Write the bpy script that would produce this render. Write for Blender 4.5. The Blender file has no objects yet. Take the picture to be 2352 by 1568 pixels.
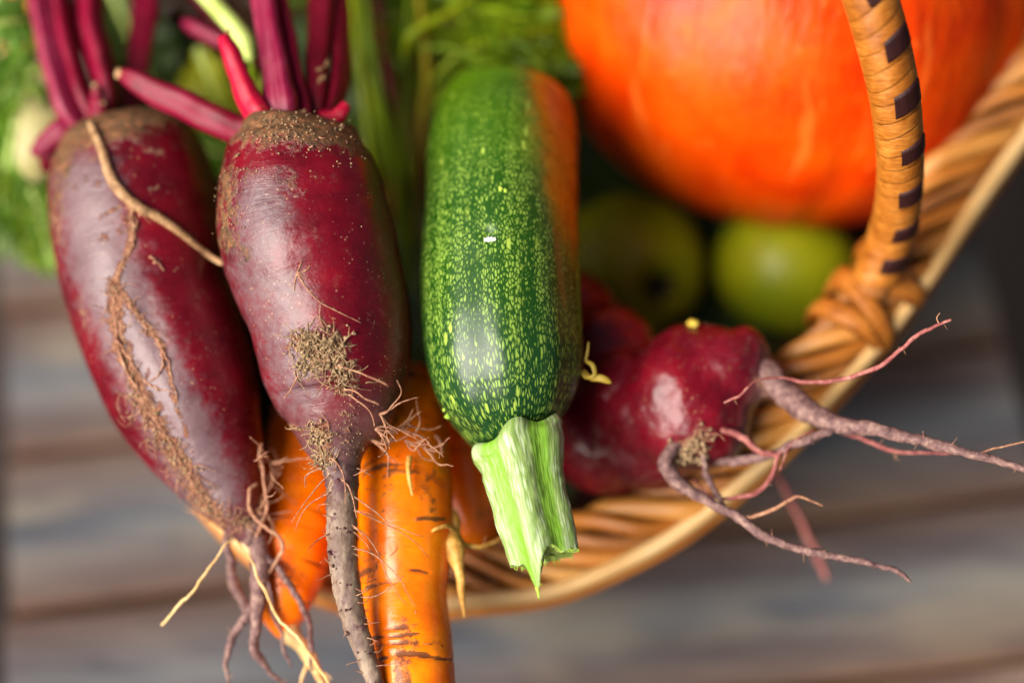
import bpy, math, random
import numpy as np
from mathutils import Vector
from mathutils.bvhtree import BVHTree

random.seed(7)
rng = np.random.default_rng(7)
SC = bpy.context.scene
COL = SC.collection

# ------------------------------------------------------------------ camera, world, sun, exposure
TILT = math.radians(30)                     # camera leans 30 degrees off straight down
FOC = 0.85                                  # distance to the plane of focus
PX = 0.36 / 2352.0                          # metres per reference pixel at that plane
ZF = 0.20                                   # height of the focus point over the bench
FWD = np.array([0, math.sin(TILT), -math.cos(TILT)])
UP = np.array([0, math.cos(TILT), math.sin(TILT)])
RIGHT = np.array([1.0, 0, 0])
CAM = np.array([0, 0, ZF]) - FWD * FOC
cd = bpy.data.cameras.new('camera'); cam = bpy.data.objects.new('camera', cd); COL.objects.link(cam)
cam.location = CAM; cam.rotation_euler = (TILT, 0, 0)
cd.lens = 85; cd.sensor_width = 36; cd.clip_start = 0.01; cd.clip_end = 50
cd.dof.use_dof = True; cd.dof.focus_distance = FOC + 0.006; cd.dof.aperture_fstop = 1.55; cd.dof.aperture_blades = 9
SC.camera = cam

SUN_DIR = Vector((-0.66, -0.42, 0.62)).normalized()      # towards the light
sl = bpy.data.lights.new('sun', 'SUN'); so = bpy.data.objects.new('sun', sl); COL.objects.link(so)
sl.energy = 5.0; sl.angle = math.radians(52); sl.color = (1.0, 0.945, 0.87)
so.rotation_euler = SUN_DIR.to_track_quat('Z', 'Y').to_euler(); so.location = (-1, -0.8, 1.2)
w = bpy.data.worlds.new('World'); SC.world = w; w.use_nodes = True
wn = w.node_tree; wbg = wn.nodes['Background']
sky = wn.nodes.new('ShaderNodeTexSky'); sky.sky_type = 'NISHITA'; sky.sun_disc = False
sky.sun_elevation = math.asin(SUN_DIR.z); sky.sun_rotation = math.atan2(SUN_DIR.x, SUN_DIR.y)
sky.air_density = 0.7; sky.dust_density = 7.0; sky.ozone_density = 0.4
wn.links.new(sky.outputs[0], wbg.inputs[0]); wbg.inputs[1].default_value = 0.05
SC.view_settings.view_transform = 'Standard'; SC.view_settings.look = 'None'
SC.view_settings.exposure = 0.85; SC.view_settings.gamma = 1
SC.render.engine = 'CYCLES'; SC.cycles.use_denoising = True
SC.cycles.max_bounces = 6

# ------------------------------------------------------------------ point helpers
def P(u, v, dz):
    k = PX * (FOC + dz) / FOC
    return CAM + FWD * (FOC + dz) + RIGHT * ((u - 1176) * k) + UP * ((784 - v) * k)
def proj(V):
    q = np.asarray(V) - CAM
    d = q @ FWD
    k = PX * d / FOC
    return 1176 + (q @ RIGHT) / k, 784 - (q @ UP) / k, d - FOC
def pxr(r, dz):
    return r * PX * (FOC + dz) / FOC
def ctl(rows):
    """rows of (u, v, dz, radius px) -> points (n,3), radii (n,)"""
    return np.array([P(a[0], a[1], a[2]) for a in rows]), np.array([pxr(a[3], a[2]) for a in rows])
def nrm(a):
    return a / np.maximum(np.linalg.norm(a, axis=-1, keepdims=True), 1e-12)

def spline(C, N, closed=False):
    C = np.asarray(C, float)
    if closed: C = np.vstack([C[-2:], C, C[:3]])
    d = np.linalg.norm(np.diff(C[:, :3], axis=0), axis=1) + 1e-9
    t = np.concatenate([[0], np.cumsum(d)])
    m = np.zeros_like(C)
    s = np.diff(C, axis=0) / d[:, None]
    m[1:-1] = (s[:-1] * d[1:, None] + s[1:] * d[:-1, None]) / (d[:-1] + d[1:])[:, None]
    m[0], m[-1] = s[0], s[-1]
    if closed: T = np.linspace(t[2], t[-3], N, endpoint=False)
    else: T = np.linspace(0, t[-1], N)
    i = np.clip(np.searchsorted(t, T, side='right') - 1, 0, len(d) - 1)
    h = d[i][:, None]; x = ((T - t[i]) / d[i])[:, None]
    h00 = 2*x**3 - 3*x**2 + 1; h10 = x**3 - 2*x**2 + x; h01 = -2*x**3 + 3*x**2; h11 = x**3 - x**2
    return h00*C[i] + h10*h*m[i] + h01*C[i+1] + h11*h*m[i+1]

def frames(pts, ref, closed=False):
    if closed: tan = nrm(np.roll(pts, -1, 0) - np.roll(pts, 1, 0))
    else: tan = nrm(np.gradient(pts, axis=0))
    ref = np.asarray(ref, float)
    e1 = np.zeros_like(pts); prev = None
    for i, t in enumerate(tan):
        r = ref if ref.ndim == 1 else ref[i]
        a = r - t * (r @ t)
        if np.linalg.norm(a) < 0.25 and prev is not None: a = prev - t * (prev @ t)
        a = a / max(np.linalg.norm(a), 1e-9); e1[i] = a; prev = a
    return tan, e1, np.cross(tan, e1)

class Bag:
    def __init__(s): s.v = []; s.f = []; s.n = 0; s.par = []
    def add(s, V, F, par=None):
        V = np.asarray(V, float); s.v.append(V)
        s.f += [tuple(int(i) + s.n for i in f) for f in F]
        s.par.append(np.zeros((len(V), 3)) if par is None else par); s.n += len(V)
    def sweep(s, pts, rad, seg=24, ref=None, disp=None, closed=False, cap=True, along=None, flat=1.0):
        ref = -FWD if ref is None else ref
        N = len(pts); tan, e1, e2 = frames(pts, ref, closed)
        ph = np.linspace(-math.pi, math.pi, seg, endpoint=False)
        dl = np.linalg.norm(np.diff(pts, axis=0), axis=1); S = np.concatenate([[0], np.cumsum(dl)])
        SS, PH = np.meshgrid(S, ph, indexing='ij')
        R = np.broadcast_to(np.asarray(rad)[:, None], SS.shape)
        k = np.ones_like(SS) if disp is None else disp(SS / S[-1], PH)
        V = pts[:, None] + (np.cos(PH)[..., None] * e1[:, None] * flat + np.sin(PH)[..., None] * e2[:, None]) * (R * k)[..., None]
        if along is not None: V = V + tan[:, None] * along(SS / S[-1], PH)[..., None]
        F = []
        M = N if closed else N - 1
        for i in range(M):
            a = i * seg; b = ((i + 1) % N) * seg
            for j in range(seg):
                j2 = (j + 1) % seg
                F.append((a + j, a + j2, b + j2, b + j))
        if cap and not closed:
            F.append(tuple(range(seg))[::-1]); F.append(tuple(range((N-1)*seg, N*seg)))
        s.add(V.reshape(-1, 3), F, np.stack([SS, PH, R], -1).reshape(-1, 3))
        return V
    def tube(s, rows, N=24, seg=8, wob=0.0, ref=None, disp=None, cap=True, flat=1.0):
        """rows (u,v,dz,r px)"""
        p, r = ctl(rows); A = spline(np.column_stack([p, r]), N)
        pts = A[:, :3]
        if wob: pts = pts + smooth_noise(N, 3) * wob
        return s.sweep(pts, np.maximum(A[:, 3], 5e-5), seg, ref, disp, cap=cap, flat=flat)
    def verts(s): return np.vstack(s.v)

def smooth_noise(n, k):
    a = rng.normal(size=(n + 6, k)); ker = np.array([1, 3, 5, 5, 3, 1.]); ker /= ker.sum()
    return np.stack([np.convolve(a[:, i], ker, 'valid')[:n] for i in range(k)], 1)

# value noise on 3D points, for shapes
_G = rng.random((32, 32, 32))
def vnoise(X):
    X = np.asarray(X, float); i = np.floor(X).astype(int); f = X - i; f = f*f*(3-2*f)
    o = 0
    for a in (0, 1):
        for b in (0, 1):
            for c in (0, 1):
                g = _G[(i[..., 0]+a) % 32, (i[..., 1]+b) % 32, (i[..., 2]+c) % 32]
                o = o + g * np.abs(1-a-f[..., 0]) * np.abs(1-b-f[..., 1]) * np.abs(1-c-f[..., 2])
    return o * 2 - 1

ORI = {}
def thing(name, label, cat, loc, group=None):
    o = bpy.data.objects.new(name, None); COL.objects.link(o); o.empty_display_size = 0.02
    o.location = loc; ORI[o] = np.array(loc, float)
    o['label'] = label; o['category'] = cat
    if group: o['group'] = group
    return o
def build(name, bag, mat, parent=None, loc=None, smooth=True, attrs=None, kind=None, label=None):
    V = bag.verts()
    me = bpy.data.meshes.new(name)
    if parent is not None: org = ORI[parent]
    else: org = V.mean(0) if loc is None else np.array(loc, float)
    me.from_pydata((V - org).tolist(), [], bag.f); me.update()
    if smooth: me.polygons.foreach_set('use_smooth', np.ones(len(me.polygons), bool))
    a = me.attributes.new('par', 'FLOAT_VECTOR', 'POINT'); a.data.foreach_set('vector', np.vstack(bag.par).astype(np.float32).ravel())
    for k, val in (attrs or {}).items():
        a = me.attributes.new(k, 'FLOAT', 'POINT'); a.data.foreach_set('value', np.asarray(val, np.float32))
    o = bpy.data.objects.new(name, me); COL.objects.link(o)
    if mat: me.materials.append(mat)
    if parent is not None: o.parent = parent
    else: o.location = org
    ORI[o] = org
    if kind: o['kind'] = kind
    if label: o['label'] = label
    return o
def tag(o, label, cat, group=None):
    o['label'] = label; o['category'] = cat
    if group: o['group'] = group
    return o
def bvh_of(bag): return BVHTree.FromPolygons([tuple(v) for v in bag.verts()], bag.f)
def onsurf(bvh, u, v, lift=0.0):
    """point of a body's surface seen at a reference pixel, lifted off along its normal, and the normal"""
    d = nrm(P(u, v, 0) - CAM)
    h, n, i, _ = bvh.ray_cast(Vector(CAM), Vector(d))
    if h is None: return None, None
    n = np.array(n)
    if n @ d > 0: n = -n
    return np.array(h) + n * lift, n
def trace(bvh, pts, lift):
    return np.array([q for q in (onsurf(bvh, a[0], a[1], lift)[0] for a in pts) if q is not None])
def segdist(U, V, a, b):
    a = np.array(a, float); b = np.array(b, float); d = b - a; L = max(d @ d, 1e-9)
    t = np.clip(((U - a[0]) * d[0] + (V - a[1]) * d[1]) / L, 0, 1)
    return np.hypot(U - a[0] - t*d[0], V - a[1] - t*d[1])
def paint(bag, marks):
    """marks: (list of px points, width px, strength) -> float per vertex, front half only"""
    X = bag.verts(); U, V, D = proj(X); ph = np.vstack(bag.par)[:, 1]
    o = np.zeros(len(X))
    for pts, wd, st in marks:
        if len(pts) == 1: pts = pts * 2
        d = np.min([segdist(U, V, pts[i], pts[i+1]) for i in range(len(pts)-1)], axis=0)
        o = np.maximum(o, st * np.exp(-(d / wd) ** 2))
    return o * (np.cos(ph) > -0.3)
def hair(bag, p, d, L, r0, r1, n=9, curl=0.35, pull=None, seg=5):
    d = nrm(np.asarray(d, float)); p = np.asarray(p, float); pts = [p]
    w_ = rng.normal(size=3) * curl
    for i in range(n - 1):
        w_ = 0.7 * w_ + rng.normal(size=3) * curl * 0.6
        d = nrm(d + w_ * 0.5 + (0 if pull is None else np.asarray(pull) * 0.18)); p = p + d * L / (n - 1); pts.append(p)
    bag.sweep(np.array(pts), np.linspace(r0, r1, n), seg)
def crumb(bag, p, r):
    q = rng.normal(size=(3, 3)); q, _ = np.linalg.qr(q)
    base = np.array([[1,0,0],[-1,0,0],[0,1,0],[0,-1,0],[0,0,1],[0,0,-1]], float)
    V = (base * (r * rng.uniform(0.55, 1.2, (6, 1))) * np.array([1, .8, .65])) @ q.T + p
    bag.add(V, [(0,2,4),(2,1,4),(1,3,4),(3,0,4),(2,0,5),(1,2,5),(3,1,5),(0,3,5)])

# ------------------------------------------------------------------ material helper
class Mat:
    def __init__(s, name):
        s.m = bpy.data.materials.new(name); s.m.use_nodes = True; s.t = s.m.node_tree
        s.b = s.t.nodes['Principled BSDF']
    def put(s, sock, val):
        if isinstance(val, bpy.types.NodeSocket): s.t.links.new(val, sock)
        elif isinstance(val, (tuple, list)) and sock.type == 'RGBA': sock.default_value = (*val[:3], 1)
        else: sock.default_value = val
    def attr(s, n, out='Fac'):
        k = s.t.nodes.new('ShaderNodeAttribute'); k.attribute_name = n; return k.outputs[out]
    def obj(s): return s.t.nodes.new('ShaderNodeTexCoord').outputs['Object']
    def sep(s, v):
        k = s.t.nodes.new('ShaderNodeSeparateXYZ'); s.put(k.inputs[0], v); return k.outputs
    def comb(s, x, y, z):
        k = s.t.nodes.new('ShaderNodeCombineXYZ')
        for i, a in enumerate((x, y, z)): s.put(k.inputs[i], a)
        return k.outputs[0]
    def scale(s, v, sc, loc=(0,0,0), rot=(0,0,0)):
        k = s.t.nodes.new('ShaderNodeMapping'); s.put(k.inputs[0], v); k.inputs['Scale'].default_value = sc
        k.inputs['Location'].default_value = loc; k.inputs['Rotation'].default_value = rot; return k.outputs[0]
    def noise(s, v, sc, det=4, rough=0.55, dist=0.0, out='Fac'):
        k = s.t.nodes.new('ShaderNodeTexNoise'); s.put(k.inputs['Vector'], v); k.inputs['Scale'].default_value = sc
        k.inputs['Detail'].default_value = det; k.inputs['Roughness'].default_value = rough; k.inputs['Distortion'].default_value = dist
        return k.outputs[out]
    def voro(s, v, sc, feat='F1', rnd=1.0, out='Distance'):
        k = s.t.nodes.new('ShaderNodeTexVoronoi'); k.feature = feat; s.put(k.inputs['Vector'], v)
        k.inputs['Scale'].default_value = sc; k.inputs['Randomness'].default_value = rnd; return k.outputs[out]
    def math(s, op, a, b=0.0, c=0.0):
        k = s.t.nodes.new('ShaderNodeMath'); k.operation = op
        for i, x in enumerate((a, b, c)): s.put(k.inputs[i], x)
        return k.outputs[0]
    def rng(s, v, a, b, c=0.0, d=1.0, smooth=True):
        k = s.t.nodes.new('ShaderNodeMapRange'); k.interpolation_type = 'SMOOTHSTEP' if smooth else 'LINEAR'
        for i, x in enumerate((v, a, b, c, d)): s.put(k.inputs[i], x)
        return k.outputs[0]
    def mix(s, f, a, b, blend='MIX'):
        k = s.t.nodes.new('ShaderNodeMix'); k.data_type = 'RGBA'; k.blend_type = blend
        s.put(k.inputs[0], f); s.put(k.inputs[6], a); s.put(k.inputs[7], b); return k.outputs[2]
    def ramp(s, f, stops):
        k = s.t.nodes.new('ShaderNodeValToRGB'); s.put(k.inputs[0], f); e = k.color_ramp.elements
        while len(e) < len(stops): e.new(0.5)
        for q, (p, c) in zip(e, stops): q.position = p; q.color = (*c, 1)
        return k.outputs[0]
    def bump(s, h, strength, dist, nrm_=None):
        k = s.t.nodes.new('ShaderNodeBump'); s.put(k.inputs['Height'], h); k.inputs['Strength'].default_value = strength
        k.inputs['Distance'].default_value = dist
        if nrm_ is not None: s.put(k.inputs['Normal'], nrm_)
        return k.outputs[0]
    def done(s, color, rough=0.5, normal=None, spec=0.5, **kw):
        s.put(s.b.inputs['Base Color'], color); s.put(s.b.inputs['Roughness'], rough)
        s.b.inputs['Specular IOR Level'].default_value = spec
        if normal is not None: s.put(s.b.inputs['Normal'], normal)
        for k, v in kw.items(): s.put(s.b.inputs[k.replace('_', ' ')], v)
        return s.m

def mat_beet():
    m = Mat('beet_skin'); o = m.obj(); par = m.sep(m.attr('par', 'Vector'))
    crown = m.attr('crown'); dirt = m.attr('dirt'); dust = m.attr('dust'); tail = m.attr('tail')
    n1 = m.noise(o, 55, 5, 0.6); n2 = m.noise(o, 260, 5, 0.65); n3 = m.noise(o, 900, 3, 0.6)
    ring = m.noise(m.comb(m.math('MULTIPLY', par[0], 500), m.math('MULTIPLY', par[1], 3.0), 0.0), 1.0, 4, 0.6, 0.6)
    base = m.ramp(n1, [(0.25, (0.042, 0.0010, 0.004)), (0.5, (0.105, 0.0014, 0.007)), (0.75, (0.175, 0.002, 0.009))])
    base = m.mix(m.rng(ring, 0.45, 0.75, 0, 0.5), base, (0.12, 0.006, 0.012))
    mot = m.noise(o, 28, 6, 0.7); base = m.mix(m.rng(mot, 0.52, 0.68, 0, 0.45), base, (0.07, 0.012, 0.018)); base = m.mix(m.rng(m.noise(o, 130, 6, 0.75), 0.56, 0.72, 0, 0.5), base, (0.16, 0.055, 0.040))
    du = m.rng(m.math('ADD', dust, m.math('MULTIPLY', m.math('SUBTRACT', n2, 0.5), 0.9)), 0.25, 0.85, 0, 0.85)
    c = m.mix(du, base, m.mix(n1, (0.095, 0.055, 0.068), (0.17, 0.118, 0.122)))
    c = m.mix(m.math('MULTIPLY', tail, 0.85), c, m.mix(n2, (0.045, 0.018, 0.024), (0.17, 0.095, 0.085)))
    cr = m.rng(m.math('ADD', crown, m.math('MULTIPLY', m.math('SUBTRACT', n2, 0.5), 1.3)), 0.3, 0.62)
    c = m.mix(cr, c, m.ramp(m.noise(o, 420, 4, 0.7), [(0.3, (0.025, 0.011, 0.005)), (0.5, (0.12, 0.060, 0.022)), (0.62, (0.24, 0.085, 0.03)), (0.75, (0.38, 0.25, 0.12))]))
    di = m.rng(m.math('ADD', dirt, m.math('MULTIPLY', m.math('SUBTRACT', m.noise(o, 330, 5, 0.75), 0.5), 1.6)), 0.42, 0.62)
    c = m.mix(di, c, m.ramp(n3, [(0.3, (0.06, 0.022, 0.012)), (0.5, (0.23, 0.085, 0.042)), (0.7, (0.36, 0.23, 0.135))]))
    sp = m.voro(o, 420, 'F1', 1.0)
    spk = m.math('MULTIPLY', m.rng(sp, 0.10, 0.22, 1, 0), m.rng(m.noise(o, 70, 2), 0.46, 0.62))
    c = m.mix(m.math('MULTIPLY', spk, 0.45), c, (0.42, 0.26, 0.14))
    rough = m.rng(m.math('ADD', m.math('ADD', m.math('MULTIPLY', du, 0.16), m.math('MULTIPLY', n2, 0.20)), m.math('MULTIPLY', m.math('MAXIMUM', cr, di), 0.5)), 0, 1, 0.22, 0.95, False)
    h = m.math('ADD', m.math('MULTIPLY', n2, 0.35), m.math('ADD', m.math('MULTIPLY', ring, 0.35), m.math('MULTIPLY', m.math('MULTIPLY', m.math('MAXIMUM', cr, di), m.noise(o, 480, 5, 0.75)), 3.2)))
    return m.done(c, rough, m.bump(m.math('ADD', h, m.math('MULTIPLY', n1, 1.4)), 0.5, 0.0012, None), 0.36, Coat_Weight=0.0)

def mat_root(name, c0, c1, c2, sc=350, rough=0.7):
    m = Mat(name); o = m.obj()
    c = m.ramp(m.noise(o, sc, 4, 0.7), [(0.3, c0), (0.52, c1), (0.72, c2)])
    return m.done(c, rough, m.bump(m.noise(o, sc * 2.5, 3), 0.6, 0.0006), 0.3)
def mat_stem(name, a, b, edge, rough=0.36, spec=0.22):
    m = Mat(name); par = m.sep(m.attr('par', 'Vector')); o = m.obj()
    st = m.noise(m.comb(m.math('MULTIPLY', par[1], 5.0), m.math('MULTIPLY', par[0], 14), 0.0), 1.0, 4, 0.6)
    c = m.ramp(st, [(0.30, a), (0.5, b), (0.68, edge)])
    bloom = m.noise(o, 60, 4, 0.6); c = m.mix(m.rng(bloom, 0.52, 0.72, 0, 0.4), c, edge); c = m.mix(m.rng(bloom, 0.3, 0.45, 0.6, 0), c, a)
    c = m.mix(m.rng(m.noise(o, 260, 4), 0.64, 0.74, 0, 0.5), c, (0.16, 0.07, 0.03))
    return m.done(c, rough, m.bump(st, 0.4, 0.0012), spec)

# ------------------------------------------------------------------ bench of weathered planks, dark ground
def mat_wood():
    m = Mat('weathered_wood'); o = m.obj()
    oi = m.t.nodes.new('ShaderNodeObjectInfo').outputs['Random']
    st = m.scale(m.comb(m.sep(o)[0], m.sep(o)[1], m.math('MULTIPLY', oi, 7.0)), (9, 60, 1))
    g = m.noise(st, 1.0, 6, 0.65, 0.4); g2 = m.noise(m.scale(o, (30, 420, 5)), 1.0, 4, 0.6)
    blot = m.noise(m.scale(m.comb(m.sep(o)[0], m.sep(o)[1], m.math('MULTIPLY', oi, 3.0)), (7, 22, 1)), 1.0, 3, 0.5)
    c = m.ramp(g, [(0.28, (0.034, 0.037, 0.044)), (0.44, (0.080, 0.087, 0.100)), (0.56, (0.125, 0.128, 0.132)), (0.70, (0.20, 0.19, 0.165))])
    c = m.mix(m.rng(blot, 0.53, 0.66, 0, 0.75), c, (0.23, 0.205, 0.16))
    c = m.mix(m.rng(blot, 0.32, 0.42, 0.6, 0), c, (0.075, 0.082, 0.098))
    c = m.mix(m.math('MULTIPLY', m.attr('edge'), 0.85), c, m.mix(g, (0.06, 0.022, 0.008), (0.20, 0.085, 0.03)))
    c = m.mix(m.rng(g2, 0.55, 0.8, 0, 0.5), c, (0.03, 0.027, 0.025))
    c = m.mix(1.0, c, m.ramp(oi, [(0.0, (0.80, 0.82, 0.86)), (0.5, (1.10, 1.10, 1.10)), (1.0, (1.45, 1.36, 1.22))]), 'MULTIPLY')
    return m.done(c, 0.75, m.bump(m.math('ADD', g, g2), 0.4, 0.002), 0.2)
WOOD = mat_wood()
bench = bpy.data.objects.new('bench_top', None); COL.objects.link(bench); ORI[bench] = np.zeros(3)
bench['kind'] = 'structure'; bench['label'] = 'weathered grey plank surface under the basket'
PA = math.radians(7.5)
pd = np.array([math.cos(PA), math.sin(PA), 0]); pn = np.array([-math.sin(PA), math.cos(PA), 0])
def hit_table(u, v, z=0.0):
    d = P(u, v, 0) - CAM; return CAM + d * ((z - CAM[2]) / d[2])
pr = hit_table(2290, 690) @ pd; pl = hit_table(6, 1000) @ pd
pw = 0.0745
off = hit_table(2200, 1150) @ pn
for k in range(-10, 13):
    n0 = off + k * pw + 0.0020; n1 = off + (k + 1) * pw - 0.0020
    L, ny = 40, 8
    xs = np.linspace(pl + rng.uniform(-0.004, 0.004), pr + rng.uniform(-0.005, 0.005), L); tt = np.linspace(0, 1, ny)
    b = Bag(); V = []; E = []
    prof = [(0, -0.022), (0, -0.003), (0.012, -0.0006), (0.03, 0), (0.5, 0.0004), (0.97, 0), (0.988, -0.0006), (1, -0.003), (1, -0.022)]
    tz = rng.uniform(-0.0015, 0.0015)
    for x in xs:
        for (q, z) in prof:
            wv = 0.0012 * math.sin(x * 31 + k) if q in (0, 1) else 0
            V.append(pd * x + pn * (n0 + (n1 - n0) * q + wv) + np.array([0, 0, z + tz])); E.append(max(0, 1 - min(q, 1 - q) / 0.10))
    m_ = len(prof); F = []
    for i in range(L - 1):
        for j in range(m_ - 1): F.append((i*m_+j, (i+1)*m_+j, (i+1)*m_+j+1, i*m_+j+1))
        F.append((i*m_+m_-1, (i+1)*m_+m_-1, (i+1)*m_, i*m_))
    F.append(tuple(range(m_))); F.append(tuple(range((L-1)*m_, L*m_))[::-1])
    b.add(np.array(V), F); pk = build('plank', b, WOOD, bench, smooth=False, attrs={'edge': E})
gm = Mat('dark_earth'); go = gm.obj()
gmat = gm.done(gm.ramp(gm.noise(go, 6, 5, 0.6), [(0.3, (0.012, 0.009, 0.008)), (0.7, (0.04, 0.028, 0.024))]), 0.9, gm.bump(gm.noise(go, 40, 4), 0.5, 0.01), 0.2)
b = Bag(); gx = np.linspace(-6, 6, 41); V = [(x, y, -0.42 + 0.012 * vnoise(np.array([x*3, y*3, 0.5]))) for x in gx for y in gx]
b.add(np.array(V), [(i*41+j, (i+1)*41+j, (i+1)*41+j+1, i*41+j+1) for i in range(40) for j in range(40)])
go_ = build('ground', b, gmat, loc=(0, 0, 0)); go_['kind'] = 'structure'

# ------------------------------------------------------------------ wicker basket
def mat_cane(name, c0, c1, c2, rough=0.42):
    m = Mat(name); o = m.obj(); par = m.sep(m.attr('par', 'Vector'))
    oi = m.t.nodes.new('ShaderNodeObjectInfo').outputs['Random']
    g = m.noise(m.comb(m.math('MULTIPLY', par[0], 30), m.math('MULTIPLY', par[1], 4.5), m.math('MULTIPLY', oi, 50)), 1.0, 5, 0.65)
    bl = m.noise(m.comb(m.math('MULTIPLY', par[0], 16), oi, 0.0), 1.0, 3, 0.5)
    c = m.ramp(m.math('ADD', m.math('MULTIPLY', g, 0.5), m.math('MULTIPLY', bl, 0.5)), [(0.35, c0), (0.5, c1), (0.66, c2)])
    return m.done(c, rough, m.bump(g, 0.35, 0.0008), 0.4)
CANE = mat_cane('cane_honey', (0.12, 0.032, 0.004), (0.37, 0.12, 0.014), (0.56, 0.25, 0.055), 0.3)
CANE_PALE = mat_cane('cane_pale', (0.30, 0.13, 0.03), (0.52, 0.32, 0.12), (0.68, 0.50, 0.27), 0.32)
CANE_TAN = mat_cane('cane_tan', (0.20, 0.065, 0.010), (0.46, 0.19, 0.035), (0.64, 0.36, 0.11), 0.3)
CANE_SHADE = mat_cane('cane_shade', (0.04, 0.016, 0.006), (0.11, 0.042, 0.012), (0.20, 0.08, 0.022))  # cane colour darkened to carry the shade inside the basket and between rim canes
CANE_BROWN = mat_cane('cane_brown', (0.10, 0.035, 0.010), (0.30, 0.11, 0.025), (0.48, 0.20, 0.055))
rim_px = [(2395, 124, .105), (2270, 303, .098), (2158, 458, .090), (2054, 614, .082), (1952, 750, .074), (1866, 848, .070),
          (1764, 958, .068), (1660, 1052, .069), (1545, 1146, .071), (1405, 1226, .073), (1245, 1290, .075), (1080, 1312, .077),
          (900, 1325, .078), (755, 1288, .078), (632, 1212, .079), (527, 1105, .082), (440, 985, .086), (380, 860, .092), (340, 720, .102),
          (318, 590, .112), (262, 420, .122), (160, 260, .132), (85, 110, .142), (80, -70, .155), (180, -270, .175), (560, -500, .190), (1100, -620, .200),
          (1580, -620, .200), (1980, -500, .190), (2260, -290, .165), (2420, -70, .130)]
RIMC = np.array([P(*a) for a in rim_px])
NR = 420
RIM = spline(RIMC, NR, True)
rt, r1, r2 = frames(RIM, (0, 0, 1), True)          # r1 = up-ish, r2 = sideways
cen = RIM.mean(0)
sgn = np.sign(np.einsum('ij,ij->i', r2, RIM - cen)); r2 = r2 * sgn[:, None]     # outwards
basket = thing('wicker_basket', 'honey brown wicker basket with a wrapped handle, holding the vegetables', 'basket', (cen[0], cen[1], 0.0))
rimL = np.concatenate([[0], np.cumsum(np.linalg.norm(np.diff(RIM, axis=0), axis=1))])
rim_root = bpy.data.objects.new('rim', None); COL.objects.link(rim_root); rim_root.parent = basket; ORI[rim_root] = ORI[basket]
mats = [CANE, CANE_TAN, CANE, CANE_BROWN, CANE, CANE_TAN, CANE_BROWN]
for k in range(7):                                  # twisted canes of the border
    turns = 13
    th = 2 * math.pi * (k / 7 + turns * rimL / rimL[-1]) + 0.3 * smooth_noise(NR, 1)[:, 0] * 0
    wob = 1 + 0.16 * np.sin(rimL * 70 + k * 2.1) + 0.10 * smooth_noise(NR, 1)[:, 0]
    c = RIM + r1 * (np.sin(th) * 0.0066 * wob)[:, None] + r2 * (np.cos(th) * 0.0100 * wob)[:, None]
    b = Bag(); b.sweep(c, np.full(NR, 0.0027 + 0.0006 * (k % 3)) * (1 + 0.10 * np.sin(rimL * 37 + k)), 8, closed=True, ref=(0, 0, 1))
    build('rim_cane', b, mats[k % 7], rim_root)
b = Bag(); c = RIM + r2 * 0.0136 + r1 * 0.0032 + r1 * (0.0010 * np.sin(rimL * 40))[:, None]
b.sweep(c, np.full(NR, 0.0030) * (1 + 0.12 * np.sin(rimL * 29)), 10, closed=True, ref=(0, 0, 1)); build('rim_cane', b, CANE_PALE, rim_root, label='pale cream outer cane of the basket rim')
b = Bag(); c = RIM + r2 * 0.0128 - r1 * 0.0046
b.sweep(c, np.full(NR, 0.0040), 10, closed=True, ref=(0, 0, 1)); build('rim_cane', b, CANE, rim_root)
b = Bag(); c = RIM + r2 * 0.001 - r1 * 0.0005  # core in the darkened cane, painted shade for the gaps between rim canes
b.sweep(c, np.full(NR, 0.0062), 10, closed=True, ref=(0, 0, 1), flat=0.8); build('rim_core', b, CANE_SHADE, basket)
# woven side wall: rows of weavers between base and rim, and the upright stakes
NS = 46
def wall(f, rad):                                   # f 0 at the base, 1 under the rim
    base = cen + (RIM - cen) * 0.72; base[:, 2] = 0.006
    q = base * (1 - f) + (RIM - r1 * 0.009) * f
    q = q + (RIM - cen) * np.array([1, 1, 0]) * (0.055 * math.sin(math.pi * f * 0.9)) + nrm((RIM - cen) * np.array([1, 1, 0])) * rad
    return q
for k in range(17):
    f = k / 16.5
    ph = math.pi * k
    q = wall(f, 0.0) ; outw = nrm((RIM - cen) * np.array([1, 1, 0]))
    q = q + outw * (0.0026 * np.sin(np.arange(NR) / NR * math.pi * NS + ph))[:, None]
    b = Bag(); b.sweep(q, np.full(NR, 0.0040), 6, closed=True, ref=(0, 0, 1)); build('weaver', b, CANE_SHADE, basket)
for k in range(NS):
    i = int((k + 0.0) / NS * NR)
    pts = np.array([wall(f, 0.0)[i] for f in np.linspace(0, 1, 7)])
    b = Bag(); b.sweep(pts, np.full(7, 0.0026), 6); build('stake', b, CANE_SHADE, basket)
b = Bag(); bs = cen + (RIM[::6] - cen) * 0.72; bs[:, 2] = 0.004; n = len(bs)
bt = bs.copy(); bt[:, 2] = 0.010
b.add(np.vstack([bs, bt]), [tuple(range(n)), tuple(range(n, 2*n))[::-1]] + [(i, (i+1) % n, n+(i+1) % n, n+i) for i in range(n)])
build('base', b, CANE_SHADE, basket, smooth=False)

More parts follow.
